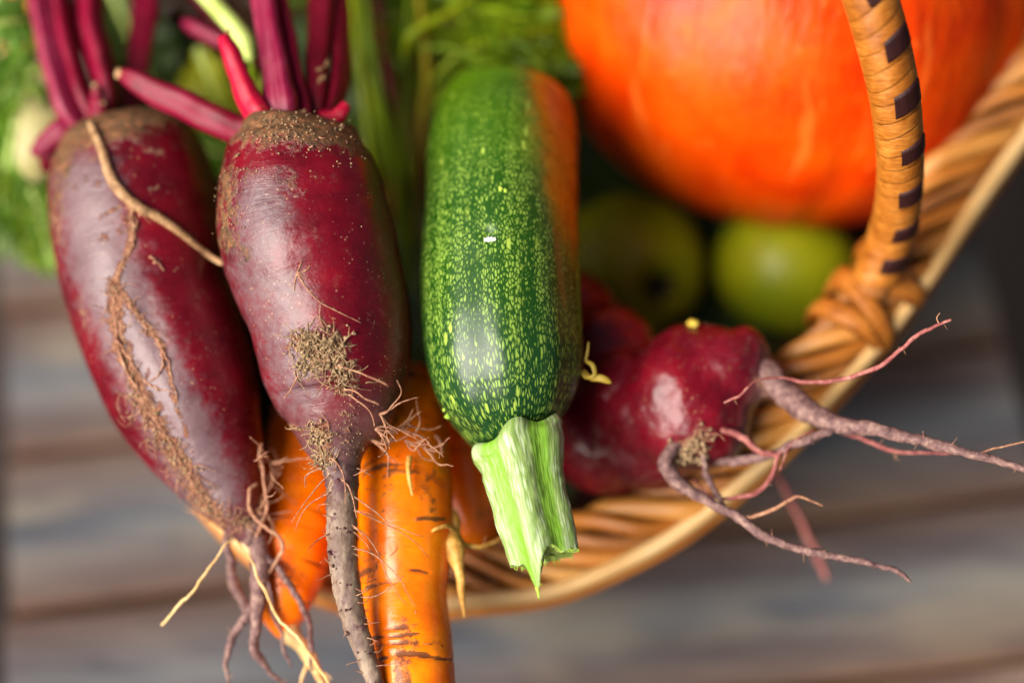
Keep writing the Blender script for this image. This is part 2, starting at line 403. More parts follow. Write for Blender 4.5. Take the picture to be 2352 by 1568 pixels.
# handle: core, wrapped bands, dark woven strip
hrows = [(1985, 706, .074, 50), (2002, 665, .070, 54), (2024, 608, .063, 54), (2046, 545, .054, 53), (2062, 470, .040, 52), (2068, 390, .027, 53),
         (2064, 300, .014, 55), (2052, 205, .004, 58), (2030, 105, -.004, 61), (1994, -20, -.012, 63), (1930, -180, -.022, 64), (1760, -380, -.030, 64),
         (1450, -560, -.022, 64), (1100, -640, .0, 64), (780, -640, .05, 62), (590, -560, .10, 60), (470, -420, .155, 56), (452, -330, .176, 52)]
hp, hr = ctl(hrows); A = spline(np.column_stack([hp, hr]), 500); HP, HR = A[:, :3], A[:, 3] * 0.95
HS = np.concatenate([[0], np.cumsum(np.linalg.norm(np.diff(HP, axis=0), axis=1))])
ht, h1, h2 = frames(HP, -FWD)
def mat_band():
    m = Mat('handle_band'); par = m.sep(m.attr('par', 'Vector')); o = m.obj()
    oi = m.t.nodes.new('ShaderNodeObjectInfo').outputs['Random']
    g = m.noise(m.comb(m.math('MULTIPLY', par[1], 1.6), m.math('MULTIPLY', par[0], 2600), m.math('MULTIPLY', oi, 30)), 1.0, 4, 0.6)
    bl = m.noise(o, 130, 4, 0.6)
    c = m.ramp(m.math('ADD', m.math('MULTIPLY', g, 0.55), m.math('MULTIPLY', bl, 0.45)), [(0.34, (0.13, 0.032, 0.002)), (0.5, (0.32, 0.100, 0.009)), (0.66, (0.48, 0.20, 0.035))])
    c = m.mix(m.rng(m.noise(o, 420, 3), 0.66, 0.74, 0, 0.7), c, (0.11, 0.03, 0.006))
    return m.done(c, 0.36, m.bump(g, 0.35, 0.0006), 0.45)
BAND = mat_band()
dm = Mat('dark_strip'); dpar = dm.sep(dm.attr('par', 'Vector'))
dg = dm.noise(dm.comb(dm.math('MULTIPLY', dpar[0], 60), dm.math('MULTIPLY', dpar[1], 26), 0.0), 1.0, 4)
DARK = dm.done(dm.ramp(dg, [(0.3, (0.008, 0.003, 0.003)), (0.7, (0.045, 0.012, 0.011))]), 0.42, dm.bump(dg, 0.5, 0.0007), 0.2)
b = Bag(); b.sweep(HP, HR * 0.80, 16); handle = build('handle', b, CANE_BROWN, basket)
def hpoint(s, ph, r):
    i = np.clip(np.interp(s, HS, np.arange(len(HS))), 0, len(HS) - 1); i0 = np.minimum(i.astype(int), len(HS) - 2); f = (i - i0)[..., None]
    L = lambda X: X[i0] * (1 - f) + X[i0 + 1] * f
    R = (HR[i0] * (1 - f[..., 0]) + HR[i0 + 1] * f[..., 0])
    return L(HP) + (np.cos(ph)[..., None] * L(h1) + np.sin(ph)[..., None] * L(h2)) * (R + r)[..., None]
edges = [0.016]
while edges[-1] < HS[-1] - 0.015:
    s_ = edges[-1]; edges.append(s_ + np.interp(s_, [0, 0.06, 0.12, 0.17, 0.2], [0.0054, 0.0062, 0.0072, 0.0098, 0.010]) * rng.uniform(0.86, 1.14))
NP = 40
for k in range(len(edges) - 1):
    s0, s1 = edges[k], edges[k + 1]; pit = s1 - s0
    ph = np.linspace(-math.pi - 0.15, math.pi + 0.15, NP)
    slant = np.interp(s0, [0, 0.08, 0.16], [0.25, 0.5, 1.0])
    rise = (0.0042 * slant * np.sin(ph) + pit * ph / (2 * math.pi) * 0.3)
    jig = 0.00035 * np.sin(ph * 2 + k * 1.7)
    lo = s0 - 0.0006 + rise + jig; hi = s1 + 0.0011 + rise + 0.00035 * np.sin(ph * 2.3 + k)
    rows = []
    for q, (ro, ri) in ((0, (0.00062, 0.0000)), (0.1, (0.00070, 0.0)), (0.8, (0.00062, -0.0003)), (1, (0.00035, -0.0006))):
        sq = lo + (hi - lo) * q
        rows.append((hpoint(sq, ph, ro), hpoint(sq, ph, ri), np.stack([sq, ph, np.full(NP, q)], -1)))
    V = np.concatenate([r_[0] for r_ in rows] + [r_[1] for r_ in rows]); PR = np.concatenate([r_[2] for r_ in rows] * 2)
    F = []
    for j in range(3):
        for i in range(NP - 1):
            a = j * NP + i; F.append((a, a + 1, a + NP + 1, a + NP)); a += 4 * NP; F.append((a + NP, a + NP + 1, a + 1, a))
    for i in range(NP - 1): F.append((i, 4*NP+i, 4*NP+i+1, i+1)); F.append((3*NP+i, 3*NP+i+1, 7*NP+i+1, 7*NP+i))
    bb = Bag(); bb.add(V, F, PR); build('wrap_band', bb, BAND, handle)
ss = np.linspace(edges[0], edges[-1], 900); pw_ = []
mid = np.array([(edges[k] + edges[k+1]) / 2 for k in range(len(edges) - 1)]); half = np.diff(edges) / 2
rr = np.full(900, -0.0012)
for k in range(1, len(mid), 3): rr = np.maximum(rr, np.where(np.abs(ss - mid[k] - 0.0012) < half[k] * (1.45 + 0.2 * math.sin(k * 2.3)), 0.0015, -0.0012))
rr = np.convolve(np.pad(rr, 2, 'edge'), np.ones(5) / 5, 'valid')
V = []; PR = []
cols = np.linspace(-1, 1, 7)
for q in cols:
    ph = 0.40 + 0.10 * vnoise(np.stack([ss * 60, ss * 0, ss * 0], -1)) + q * (0.60 + 0.12 * vnoise(np.stack([ss * 75 + 9, ss * 0, ss * 0], -1)))
    slant = np.interp(ss, [0, 0.08, 0.16], [0.25, 0.5, 1.0])
    V.append(hpoint(ss + 0.0042 * slant * np.sin(ph), ph, rr - 0.0002 * q * q)); PR.append(np.stack([ss, ph, ph], -1))
F = [(j*900+i, j*900+i+1, (j+1)*900+i+1, (j+1)*900+i) for j in range(6) for i in range(899)]
bb = Bag(); bb.add(np.concatenate(V), F, np.concatenate(PR)); build('dark_strip', bb, DARK, handle)
# the lashing where the handle meets the rim
def lash(c_i, tilt, rad, wd, name='lashing_band'):
    i = c_i % NR; o = RIM[i]; t = rt[i]; a = r1[i]; c = r2[i]
    ph = np.linspace(-math.pi, math.pi, 48, endpoint=False); V = []; PR = []
    for q in (-1, -.6, 0, .6, 1):
        for z in (0, 1):
            rr_ = rad * (1 + 0.05 * (1 - q * q)) - z * 0.0012
            pts = o + np.cos(ph)[:, None] * a * rr_ * 0.86 + np.sin(ph)[:, None] * c * rr_ * 1.12 + t * (q * wd + tilt * np.sin(ph))[:, None]
            V.append(pts); PR.append(np.stack([np.full(48, q * wd), ph, ph], -1))
    F = []
    for j in range(4):
        for i_ in range(48):
            i2 = (i_ + 1) % 48
            for z in (0, 1):
                x = (2*j+z)*48; y = (2*j+2+z)*48; F.append((x+i_, x+i2, y+i2, y+i_)[::1 if z == 0 else -1])
    for e in (0, 8):
        for i_ in range(48): F.append(((e*48)+i_, (e+1)*48+i_, (e+1)*48+(i_+1) % 48, e*48+(i_+1) % 48))
    bb = Bag(); bb.add(np.concatenate(V), F, np.concatenate(PR)); build(name, bb, BAND, handle)
near = int(np.argmin(np.linalg.norm(RIM - P(1995, 690, .078), axis=1)))
for d_, tl, rd in ((-4, 0.004, 0.0140), (-1, -0.007, 0.0148), (2, 0.006, 0.0152), (5, -0.002, 0.0142)):
    lash(near + d_, tl, rd, 0.0046)

# ------------------------------------------------------------------ beetroots
BEET = mat_beet()
BROOT = mat_root('beet_root_skin', (0.05, 0.022, 0.022), (0.16, 0.085, 0.078), (0.32, 0.21, 0.16))
RROOT = mat_root('pink_root_skin', (0.12, 0.022, 0.022), (0.26, 0.075, 0.068), (0.38, 0.19, 0.14))
HAIRM = mat_root('root_hair', (0.16, 0.055, 0.035), (0.32, 0.15, 0.085), (0.46, 0.28, 0.16), 500)
SOIL = mat_root('dry_soil', (0.10, 0.060, 0.030), (0.32, 0.21, 0.11), (0.52, 0.39, 0.24), 900, 0.9)
STRAW = mat_root('straw_root', (0.42, 0.22, 0.07), (0.62, 0.40, 0.16), (0.75, 0.58, 0.30), 200)
TWIG = mat_root('brown_root', (0.10, 0.05, 0.02), (0.30, 0.165, 0.075), (0.44, 0.27, 0.14), 300)
SCARM = mat_root('root_scar_skin', (0.025, 0.008, 0.010), (0.07, 0.022, 0.022), (0.14, 0.06, 0.05), 700)
STEM_R = mat_stem('beet_stalk', (0.055, 0.0006, 0.005), (0.145, 0.0008, 0.015), (0.24, 0.003, 0.034))
STEM_L = mat_stem('beet_stalk_lilac', (0.080, 0.0008, 0.010), (0.165, 0.002, 0.028), (0.28, 0.055, 0.090))
STEM_P = mat_stem('beet_stalk_pink', (0.21, 0.001, 0.010), (0.35, 0.002, 0.024), (0.44, 0.012, 0.045))
STEM_D = mat_stem('beet_stalk_dark', (0.045, 0.0008, 0.004), (0.10, 0.001, 0.008), (0.16, 0.004, 0.018))

def beet_body(rows, N, seg, amp, seed, bumps=()):
    p, r = ctl(rows); A = spline(np.column_stack([p, r]), N); A[:, 3] = np.maximum(A[:, 3], 2e-4)
    b = Bag()
    def disp(t, ph):
        X = np.stack([np.cos(ph) * 1.3 + seed, np.sin(ph) * 1.3, t * 5], -1)
        Y = np.stack([np.cos(ph) * 3 + seed, np.sin(ph) * 3, t * 14], -1)
        Z = np.stack([np.cos(ph) * 1.0 + seed, np.sin(ph), t * 45], -1)
        k = 1 + amp * vnoise(X) + amp * 0.35 * vnoise(Y) + amp * 0.12 * vnoise(Z)
        for (t0, p0, st, sp, h) in bumps: k = k + h * np.exp(-((t - t0) / st) ** 2 - ((ph - p0) / sp) ** 2)
        return k
    b.sweep(A[:, :3], A[:, 3], seg, disp=disp)
    return b
def stalk(rows, mat, parent, grooves=3, N=30, seg=20, cutc=None, depth=0.17):
    b = Bag(); ph0 = rng.uniform(0, 6)
    b.tube(rows, N, seg, wob=0.0003, disp=lambda t, ph: 1 + depth * np.cos(ph * grooves + ph0 + t * 1.0) + 0.06 * np.cos(ph * 7 + ph0) + 0.08 * vnoise(np.stack([np.cos(ph) + ph0, np.sin(ph), t * 9], -1)))
    return build('stalk', b, mat, parent)

# --- the middle beetroot
rows = [(684, 262, .0365, 8), (683, 265, .0365, 52), (682, 273, .0364, 90), (680, 288, .0362, 120), (681, 312, .036, 144), (681, 346, .0355, 162), (684, 390, .035, 178),
        (689, 445, .034, 190), (696, 505, .033, 198), (710, 560, .031, 202), (732, 635, .030, 196), (754, 710, .029, 188), (767, 795, .028, 180),
        (772, 858, .027, 170), (776, 910, .026, 151), (778, 950, .024, 131), (776, 985, .022, 108), (775, 1015, .020, 84), (779, 1045, .018, 61), (784, 1070, .016, 46), (787, 1095, .0146, 36), (787, 1125, .0125, 26)]
mid_b = beet_body(rows, 260, 180, 0.028, 3.1, ((0.82, -1.2, 0.05, 0.5, 0.03),))
t_ = np.vstack(mid_b.par)[:, 0]; t_ = t_ / t_.max(); U, Vv, _ = proj(mid_b.verts())
crown = np.clip((372 - Vv + 0.12 * (U - 680)) / 95, 0, 1) + paint(mid_b, [([(520, 400), (515, 560)], 38, 0.55), ([(560, 380), (690, 430)], 50, 0.30), ([(560, 590), (535, 540)], 30, 0.45)])
dirt = paint(mid_b, [([(690, 790), (770, 800), (800, 880)], 46, 0.62), ([(740, 985), (755, 1060)], 30, 0.7), ([(790, 900), (800, 1040)], 36, 0.42), ([(640, 975), (690, 985)], 14, 0.6), ([(850, 740), (900, 640)], 40, 0.33)])
tail = np.clip((Vv - 880 + 0.3 * (U - 760)) / 150, 0, 1)
dust = paint(mid_b, [([(600, 470), (590, 620), (650, 760), (690, 900)], 100, 0.72), ([(700, 560), (720, 720)], 60, 0.40)]) * (1 - 0.7 * np.exp(-((U - 800 - (Vv - 640) * 0.12) / 60) ** 2))
bb_mid = bvh_of(mid_b)
mid = thing('beetroot', 'dark red beetroot in the middle with muddy crown and one long tail root', 'beetroot', P(683, 1000, .05), 'beetroots in the basket')
build('body', mid_b, BEET, mid, attrs={'crown': crown, 'dirt': dirt, 'tail': tail, 'dust': dust})
b = Bag(); rr_ = [(780, 1052, .0175, 44), (786, 1085, .015, 42), (787, 1130, .012, 37), (784, 1200, .009, 35), (786, 1260, .008, 34), (792, 1320, .007, 33), (805, 1390, .006, 31),
                  (822, 1450, .005, 28), (842, 1510, .004, 24), (865, 1575, .003, 20), (900, 1650, .004, 16), (940, 1720, .006, 10), (960, 1760, .008, 3)]
tail_disp = lambda t, ph: 1 + 0.09 * vnoise(np.stack([np.cos(ph) * 1.4 + 9, np.sin(ph) * 1.4, t * 34], -1)) + 0.05 * vnoise(np.stack([np.cos(ph) * 3, np.sin(ph) * 3, t * 90], -1))
b.tube(rr_, 150, 32, disp=tail_disp); tb = bvh_of(b)
def mat_tail():
    m = Mat('tail_root_skin'); o = m.obj()
    n = m.noise(m.scale(o, (1, 0.45, 0.45)), 260, 5, 0.7); mot = m.noise(o, 120, 3)
    c = m.ramp(n, [(0.3, (0.07, 0.038, 0.030)), (0.48, (0.155, 0.100, 0.074)), (0.66, (0.28, 0.21, 0.145))])
    c = m.mix(m.rng(mot, 0.6, 0.68, 0, 0.8), c, (0.06, 0.012, 0.022))
    s0 = m.sep(m.attr('par', 'Vector'))[0]
    c = m.mix(m.rng(m.math('ADD', s0, m.math('MULTIPLY', m.math('SUBTRACT', mot, 0.5), 0.012)), 0.008, 0.024, 0.85, 0), c, m.mix(m.rng(n, 0.5, 0.66), (0.06, 0.022, 0.030), (0.30, 0.21, 0.14)))
    return m.done(c, 0.6, m.bump(n, 0.6, 0.0009), 0.35)
TAIL = mat_tail()
build('tail_root', b, TAIL, mid)
# scars on the tail root and short hairs
hb = Bag(); sb = Bag()
for v in np.linspace(1075, 1545, 30):
    uc = np.interp(v, [a[1] for a in rr_], [a[0] for a in rr_]); rw = np.interp(v, [a[1] for a in rr_], [a[3] for a in rr_])
    side = random.choice((-1, 1, 1)); p, n = onsurf(tb, uc + side * rw * rng.uniform(0.55, 0.93), v)
    if p is None: continue
    d = n * 0.35 + RIGHT * side * 1.0 + UP * rng.uniform(-0.9, 0.35)
    L = rng.uniform(0.0025, 0.008) * (1.8 if random.random() < 0.25 else 1.0)
    hair(hb, p, d, L, 0.00022, 0.00009, 10, 0.35)
for (u, v, du, L) in ((845, 1210, 1, .034), (843, 1170, 1, .033), (850, 1260, 1, .034), (848, 1140, 1, .030), (715, 1225, -1, .012), (752, 1090, -1, .022), (757, 1130, -1, .020), (860, 1370, 1, .018)):
    p, n = onsurf(tb, np.interp(v, [a[1] for a in rr_], [a[0] for a in rr_]) + du * 27, v)
    if p is not None: hair(hb, p, n * 0.3 + RIGHT * du + UP * rng.uniform(-0.8, 0.1), L, 0.00030, 0.00012, 14, 0.22)
for v in (1105, 1180, 1215, 1222, 1272, 1300, 1340, 1398, 1452, 1500):
    p, n = onsurf(tb, np.interp(v, [a[1] for a in rr_], [a[0] for a in rr_]) + rng.uniform(-22, 12), v, 0.0001)
    if p is not None:
        for _ in range(4): crumb(sb, p + RIGHT * rng.normal() * 0.0011 + UP * rng.normal() * 0.0004 - (-FWD) * 0.0003, 0.0009)
build('root_scars', sb, SCARM, mid, kind='stuff')
# fibrous soil patches
FIB = Bag()
def patch(bag_h, bag_c, bvh, poly, n_c, n_h, wd, L=(0.004, 0.011), cr=(0.0005, 0.0013)):
    poly = np.array(poly, float)
    for k in range(n_c + n_h):
        i = rng.integers(0, len(poly) - 1); f = rng.random(); q = poly[i] * (1 - f) + poly[i+1] * f + rng.normal(size=2) * wd
        p, n = onsurf(bvh, q[0], q[1], 0.0004)
        if p is None: continue
        if k < n_c: crumb(bag_c, p + n * abs(rng.normal()) * 0.0008, rng.uniform(*cr))
        else:
            q_ = rng.normal(size=3); q_ = nrm(q_ - n * (q_ @ n)); hair(bag_h, p, q_ + n * rng.uniform(0.0, 0.35), rng.uniform(*L), 0.00025, 0.00010, 12, 0.5, pull=-n * 0.7)
cb = Bag()
patch(FIB, cb, bb_mid, [(680, 785), (720, 790), (775, 792)], 110, 120, 16)
patch(FIB, cb, bb_mid, [(700, 830), (760, 835), (800, 880)], 100, 120, 15)
patch(hb, cb, bb_mid, [(700, 830), (760, 835), (800, 880)], 0, 24, 18)
patch(FIB, cb, bb_mid, [(725, 985), (740, 1010), (735, 1050), (760, 1060)], 60, 70, 13, L=(0.004, 0.009))
patch(hb, cb, bb_mid, [(725, 985), (740, 1010), (735, 1050), (760, 1060)], 0, 26, 13, L=(0.004, 0.009))
patch(hb, cb, bb_mid, [(790, 900), (800, 1000), (800, 1040)], 70, 6, 22, cr=(0.0002, 0.0005))
patch(hb, cb, bb_mid, [(690, 880), (860, 960), (900, 820)], 60, 0, 50, cr=(0.00012, 0.0003))
patch(hb, cb, bb_mid, [(590, 345), (640, 290), (720, 280), (790, 330)], 170, 14, 34, L=(.002, .004), cr=(0.0002, 0.0008))
patch(FIB, cb, bb_mid, [(540, 400), (520, 520)], 70, 0, 24, cr=(0.0002, 0.0006))
patch(hb, cb, bb_mid, [(560, 450), (640, 560), (820, 500)], 60, 0, 60, cr=(0.00015, 0.00035))
for (a, d, L) in (((770, 840), (1, .1, 0), .022), ((790, 895), (1, .35, 0), .018), ((800, 905), (1, -.2, 0), .016), ((690, 1030), (-1, 0, 0), .011), ((760, 1050), (1, -.25, 0), .022),
                  ((690, 860), (-.8, -.5, 0), .010), ((740, 1070), (-.6, -.8, 0), .012), ((770, 1090), (1, -.3, 0), .02)):
    p, n = onsurf(bb_mid, *a, 0.0006)
    if p is not None: hair(hb, p, RIGHT * d[0] + UP * d[1] + n * 0.45, L, 0.00042, 0.0002, 16, 0.22, pull=-UP * 0.5)
# crack with its thread at the middle of the body
for pts in ([(683, 628), (700, 655), (730, 690), (775, 715), (830, 742)], [(683, 628), (690, 608), (694, 598)], [(683, 628), (677, 650), (676, 668)], [(683, 628), (705, 640)], [(683, 628), (704, 620), (712, 610)]):
    w_ = trace(bb_mid, pts, 0.0002); A = spline(np.column_stack([w_, np.linspace(0.0004, 0.00018, len(w_))]), 24); hb.sweep(A[:, :3], A[:, 3], 5)
for _ in range(5): crumb(sb, onsurf(bb_mid, 683, 626)[0] + rng.normal(size=3) * 0.0005, 0.0010)
# bushy rootlets on the right of the neck
for (u, v) in ((880, 950), (870, 985), (860, 1010), (850, 1035)):
    p, n = onsurf(bb_mid, u - 8, v)
    if p is None: continue
    for _ in range(5): hair(hb, p, RIGHT * rng.uniform(.3, 1) + UP * rng.uniform(-.9, .5) + FWD * rng.uniform(-0.2, .5), rng.uniform(.010, .022), 0.00045, 0.00018, 14, 0.4)
build('root_hairs', hb, HAIRM, mid, kind='stuff'); build('soil_crumbs', cb, SOIL, mid, kind='stuff'); build('soil_fibres', FIB, SOIL, mid, kind='stuff')
stalk([(612, 300, .034, 24), (598, 275, .034, 32), (570, 220, .035, 30), (545, 165, .036, 27), (525, 112, .037, 24), (512, 86, .038, 17)], STEM_P, mid, 2)
stalk([(655, 285, .035, 30), (650, 245, .036, 36), (640, 185, .040, 33), (625, 100, .046, 29), (608, 0, .053, 28), (590, -110, .06, 28)], STEM_L, mid, 3)
stalk([(700, 275, .038, 16), (690, 230, .042, 20), (672, 150, .048, 21), (652, 50, .056, 21), (630, -100, .066, 22)], STEM_R, mid, 3)
stalk([(722, 272, .044, 16), (724, 215, .048, 22), (730, 130, .056, 24), (738, 40, .064, 25), (742, -100, .074, 26)], STEM_D, mid, 3)
stalk([(752, 275, .046, 16), (772, 215, .052, 22), (780, 130, .062, 24), (776, 40, .07, 24), (765, -100, .08, 24)], STEM_D, mid, 3)
stalk([(720, 268, .046, 15), (755, 272, .042, 17), (782, 262, .040, 15), (797, 238, .040, 9)], STEM_P, mid, 2)
stalk([(625, 300, .042, 20), (560, 302, .044, 30), (490, 272, .046, 32), (420, 238, .048, 31), (350, 205, .050, 27), (300, 178, .052, 20), (280, 170, .053, 13)], STEM_R, mid, 3)
stalk([(640, 270, .055, 14), (690, 262, .058, 14), (655, 200, .066, 14), (640, 60, .08, 16), (640, -100, .09, 16)], STEM_D, mid, 3)
b = Bag(); b.tube([(268, 168, .0535, 12), (285, 172, .053, 14)], 6, 12); build('stalk_end', b, TWIG, mid)
b = Bag()
for (u, v, dz, r) in ((740, 165, .047, 9), (745, 145, .048, 7), (735, 185, .047, 8), (690, 258, .03, 16), (700, 266, .028, 12), (525, 80, .037, 7)):
    for _ in range(3): crumb(b, P(u + rng.normal() * 4, v + rng.normal() * 6, dz), pxr(r, dz))
build('husk_scraps', b, TWIG, mid, kind='stuff')

# --- the left beetroot
rows = [(285, 256, .0725, 10), (286, 260, .0725, 60), (288, 273, .0724, 105), (291, 298, .0720, 140), (296, 345, .0705, 166), (300, 402, .068, 183), (306, 470, .0655, 193),
        (318, 540, .063, 197), (332, 610, .060, 196), (350, 690, .057, 192), (374, 770, .054, 187), (402, 850, .051, 180), (434, 930, .048, 168),
        (465, 1000, .046, 148), (495, 1060, .044, 124), (523, 1115, .042, 98), (546, 1160, .040, 74), (565, 1200, .039, 52), (580, 1232, .038, 34)]
lb = beet_body(rows, 300, 200, 0.030, 11.3, ((0.52, -0.05, 0.10, 0.16, -0.035), (0.68, 0.25, 0.16, 0.14, -0.045), (0.42, -0.75, 0.10, 0.3, 0.025), (0.36, 0.05, 0.05, 0.15, -0.02)))
U, Vv, _ = proj(lb.verts())
fis = [(305, 470), (300, 560), (262, 650), (330, 740), (375, 800)]; fis2 = [(262, 650), (270, 780), (330, 920), (400, 1030), (470, 1150), (505, 1200)]
dirt = paint(lb, [(fis, 13, 0.75), (fis2, 26, 0.72), ([(300, 520), (235, 545)], 18, 0.5), ([(180, 690), (205, 760)], 14, 0.45), ([(375, 800), (395, 900), (430, 1000)], 10, 0.6), ([(330, 920), (420, 1080), (480, 1180)], 40, 0.62),
                  ([(230, 720), (300, 800)], 16, 0.5), ([(340, 850), (330, 920)], 9, 0.55), ([(140, 560), (130, 500)], 18, 0.5), ([(230, 500), (280, 470)], 9, 0.5), ([(190, 380), (230, 350)], 20, 0.45), ([(330, 345), (375, 350)], 12, 0.5), ([(330, 435), (365, 430)], 9, 0.5)])
crown = np.clip((360 - Vv + 0.25 * (300 - U)) / 110, 0, 1) + paint(lb, [([(150, 380), (120, 520)], 26, 0.5), ([(170, 420), (260, 400)], 30, 0.3)])
tail = np.clip((Vv - 1120) / 120, 0, 0.8)
dust = np.clip(paint(lb, [([(200, 430), (230, 600), (300, 760), (400, 960), (480, 1120)], 95, 1.0), ([(350, 560), (370, 700)], 28, 0.35)]), 0, 1)
bb_l = bvh_of(lb)
left = thing('beetroot', 'long beetroot at the left edge with cracked scarred skin and a brown root across', 'beetroot', P(380, 900, .09), 'beetroots in the basket')
build('body', lb, BEET, left, attrs={'crown': crown, 'dirt': dirt, 'tail': tail, 'dust': dust})
hb = Bag(); cb = Bag()
patch(hb, cb, bb_l, [(300, 880), (340, 960), (400, 1040), (450, 1120), (500, 1190)], 150, 120, 16, L=(.005, .013), cr=(.0003, .001))
patch(hb, cb, bb_l, fis, 50, 40, 8, L=(.004, .012), cr=(.0002, .0007))
patch(hb, cb, bb_l, [(262, 650), (280, 780), (310, 880)], 40, 30, 9, L=(.004, .012), cr=(.0002, .0007))
patch(hb, cb, bb_l, [(520, 1190), (580, 1200)], 50, 30, 12, L=(.004, .01), cr=(.0003, .0008))
for pts in (fis, fis2, [(330, 740), (375, 800), (398, 880), (410, 950)], [(375, 800), (370, 850), (345, 880)], [(270, 780), (345, 880), (400, 900)], [(320, 470), (310, 540), (280, 600)], [(345, 590), (365, 605), (378, 622)]):
    w_ = trace(bb_l, pts, 0.0003); A = spline(np.column_stack([w_, np.linspace(0.0006, 0.0002, len(w_))]), 50)
    hb.sweep(A[:, :3] + smooth_noise(50, 3) * 0.0008, A[:, 3] * rng.uniform(.5, 1.5, 50), 5)
for (u, v) in ((600, 1140), (610, 1100), (590, 1170), (620, 1060)):
    p, n = onsurf(bb_l, min(u, 612), v)
    if p is None: p = P(u, v, .035); n = -FWD
    for _ in range(5): hair(hb, p, RIGHT * rng.uniform(-.3, 1) + UP * rng.uniform(-1, .9) + FWD * rng.uniform(-.6, .2), rng.uniform(.010, .024), 0.0004, 0.00016, 18, 0.30)
build('root_hairs', hb, HAIRM, left, kind='stuff'); build('soil_crumbs', cb, SOIL, left, kind='stuff')
w_ = [onsurf(bb_l, u, v, pxr(r, .04) * 0.7)[0] for (u, v, r) in ((212, 288, 10), (238, 350, 12), (262, 420, 12), (302, 468, 14), (370, 506, 11), (430, 550, 9))]
w_ += [P(478, 585, .040), P(512, 606, .036)]
A = spline(np.column_stack([np.array(w_), [pxr(r, .04) for r in (9, 11, 12, 13, 11, 9, 8, 6)]]), 60); b = Bag()
b.sweep(A[:, :3], A[:, 3], 14, disp=lambda t, ph: 1 + 0.14 * vnoise(np.stack([np.cos(ph) + 4, np.sin(ph), t * 30], -1))); build('side_root', b, TWIG, left, label='brown woody root lying across the beetroot')
def lroot(rows, mat=BROOT, wob=0.0007, N=44, parent=left, seg=10):
    b = Bag(); p, r = ctl(rows); N = int(N * 1.6); A = spline(np.column_stack([p, r]), N); A[:, 3] = np.maximum(A[:, 3], 1e-4)
    k0 = rng.uniform(0, 30); S = np.linspace(0, np.linalg.norm(np.diff(A[:, :3], axis=0), axis=1).sum(), N)
    wig = np.stack([vnoise(np.stack([S * 160 + k0 + 7 * i, S * 0, S * 0], -1)) for i in range(3)], 1) * wob * 1.1 + np.stack([vnoise(np.stack([S * 520 + k0 + 5 * i, S * 0, S * 0], -1)) for i in range(3)], 1) * np.minimum(wob * 0.5, A[:, 3] * 0.35)[:, None]
    rad = A[:, 3] * (1 + 0.12 * vnoise(np.stack([S * 300 + k0, S * 0, S * 0], -1)))
    pts = A[:, :3] + wig
    b.sweep(pts, rad, seg, disp=lambda t, ph: 1 + 0.16 * vnoise(np.stack([np.cos(ph) * 2 + k0, np.sin(ph) * 2, t * S[-1] * 230], -1)))
    o = build('side_root', b, mat, parent)
    if A[:, 3].max() > 0.0008:
        h = Bag()
        for i in range(int(S[-1] / 0.009)):
            j = rng.integers(2, N - 1); d = rng.normal(size=3); hair(h, pts[j] + nrm(d) * rad[j] * 0.8, d, rng.uniform(.0015, .0050), .00016, .00007, 6, .4)
        if h.n: build('root_hairs', h, HAIRM, o, kind='stuff')
    return o
lroot([(575, 1210, .038, 44), (594, 1245, .036, 27), (598, 1300, .033, 21), (590, 1360, .032, 19), (586, 1420, .031, 15), (583, 1470, .031, 12), (600, 1520, .034, 8), (640, 1560, .038, 4), (700, 1590, .042, 3)])
lroot([(540, 1190, .040, 20), (524, 1230, .041, 10), (528, 1290, .042, 10), (545, 1360, .043, 11), (572, 1400, .040, 9), (580, 1430, .036, 6)])
lroot([(590, 1345, .034, 12), (585, 1385, .033, 12), (560, 1430, .033, 11), (540, 1450, .034, 10), (528, 1480, .034, 8), (522, 1530, .034, 5), (524, 1568, .034, 3)])
lroot([(600, 1260, .034, 8), (640, 1310, .032, 8), (675, 1360, .031, 8), (705, 1420, .031, 7), (716, 1490, .031, 6), (720, 1540, .031, 3)])
lroot([(602, 1290, .033, 6), (620, 1370, .033, 6), (640, 1440, .034, 5), (655, 1500, .035, 4), (668, 1530, .035, 2)])
lroot([(598, 1110, .030, 4), (576, 1120, .028, 4.5), (572, 1170, .027, 5), (610, 1210, .026, 4.5), (650, 1250, .028, 4.5), (640, 1290, .030, 4), (610, 1320, .032, 4)], HAIRM)
lroot([(600, 1020, .034, 4), (602, 1090, .030, 4), (612, 1150, .029, 5), (600, 1210, .031, 4), (585, 1250, .034, 5)], HAIRM)
lroot([(540, 1235, .030, 2), (520, 1245, .028, 2.6), (495, 1285, .026, 2.6), (470, 1320, .026, 3), (440, 1360, .027, 3.2), (405, 1395, .028, 3.6), (372, 1435, .030, 3)], STRAW, 0.0003)
lroot([(540, 1240, .028, 2), (575, 1285, .026, 2.6), (600, 1340, .025, 3.4), (640, 1420, .024, 3.6), (690, 1470, .024, 4), (725, 1520, .024, 4), (752, 1568, .024, 3.6), (775, 1620, .024, 3)], STRAW, 0.0004)
stalk([(190, 300, .066, 14), (168, 268, .067, 27), (140, 200, .071, 31), (114, 110, .077, 31), (96, 20, .083, 30), (78, -100, .09, 30)], STEM_L, left, 3)
stalk([(215, 290, .068, 12), (198, 250, .069, 22), (170, 170, .073, 24), (148, 80, .079, 24), (132, 0, .085, 24), (115, -110, .092, 24)], STEM_R, left, 3)
stalk([(250, 275, .07, 12), (246, 225, .071, 22), (230, 140, .076, 28), (210, 50, .082, 29), (194, -100, .092, 29)], STEM_R, left, 3)
stalk([(300, 270, .085, 12), (308, 190, .09, 22), (322, 110, .094, 26), (333, 20, .10, 28), (340, -100, .11, 28)], STEM_R, left, 3)
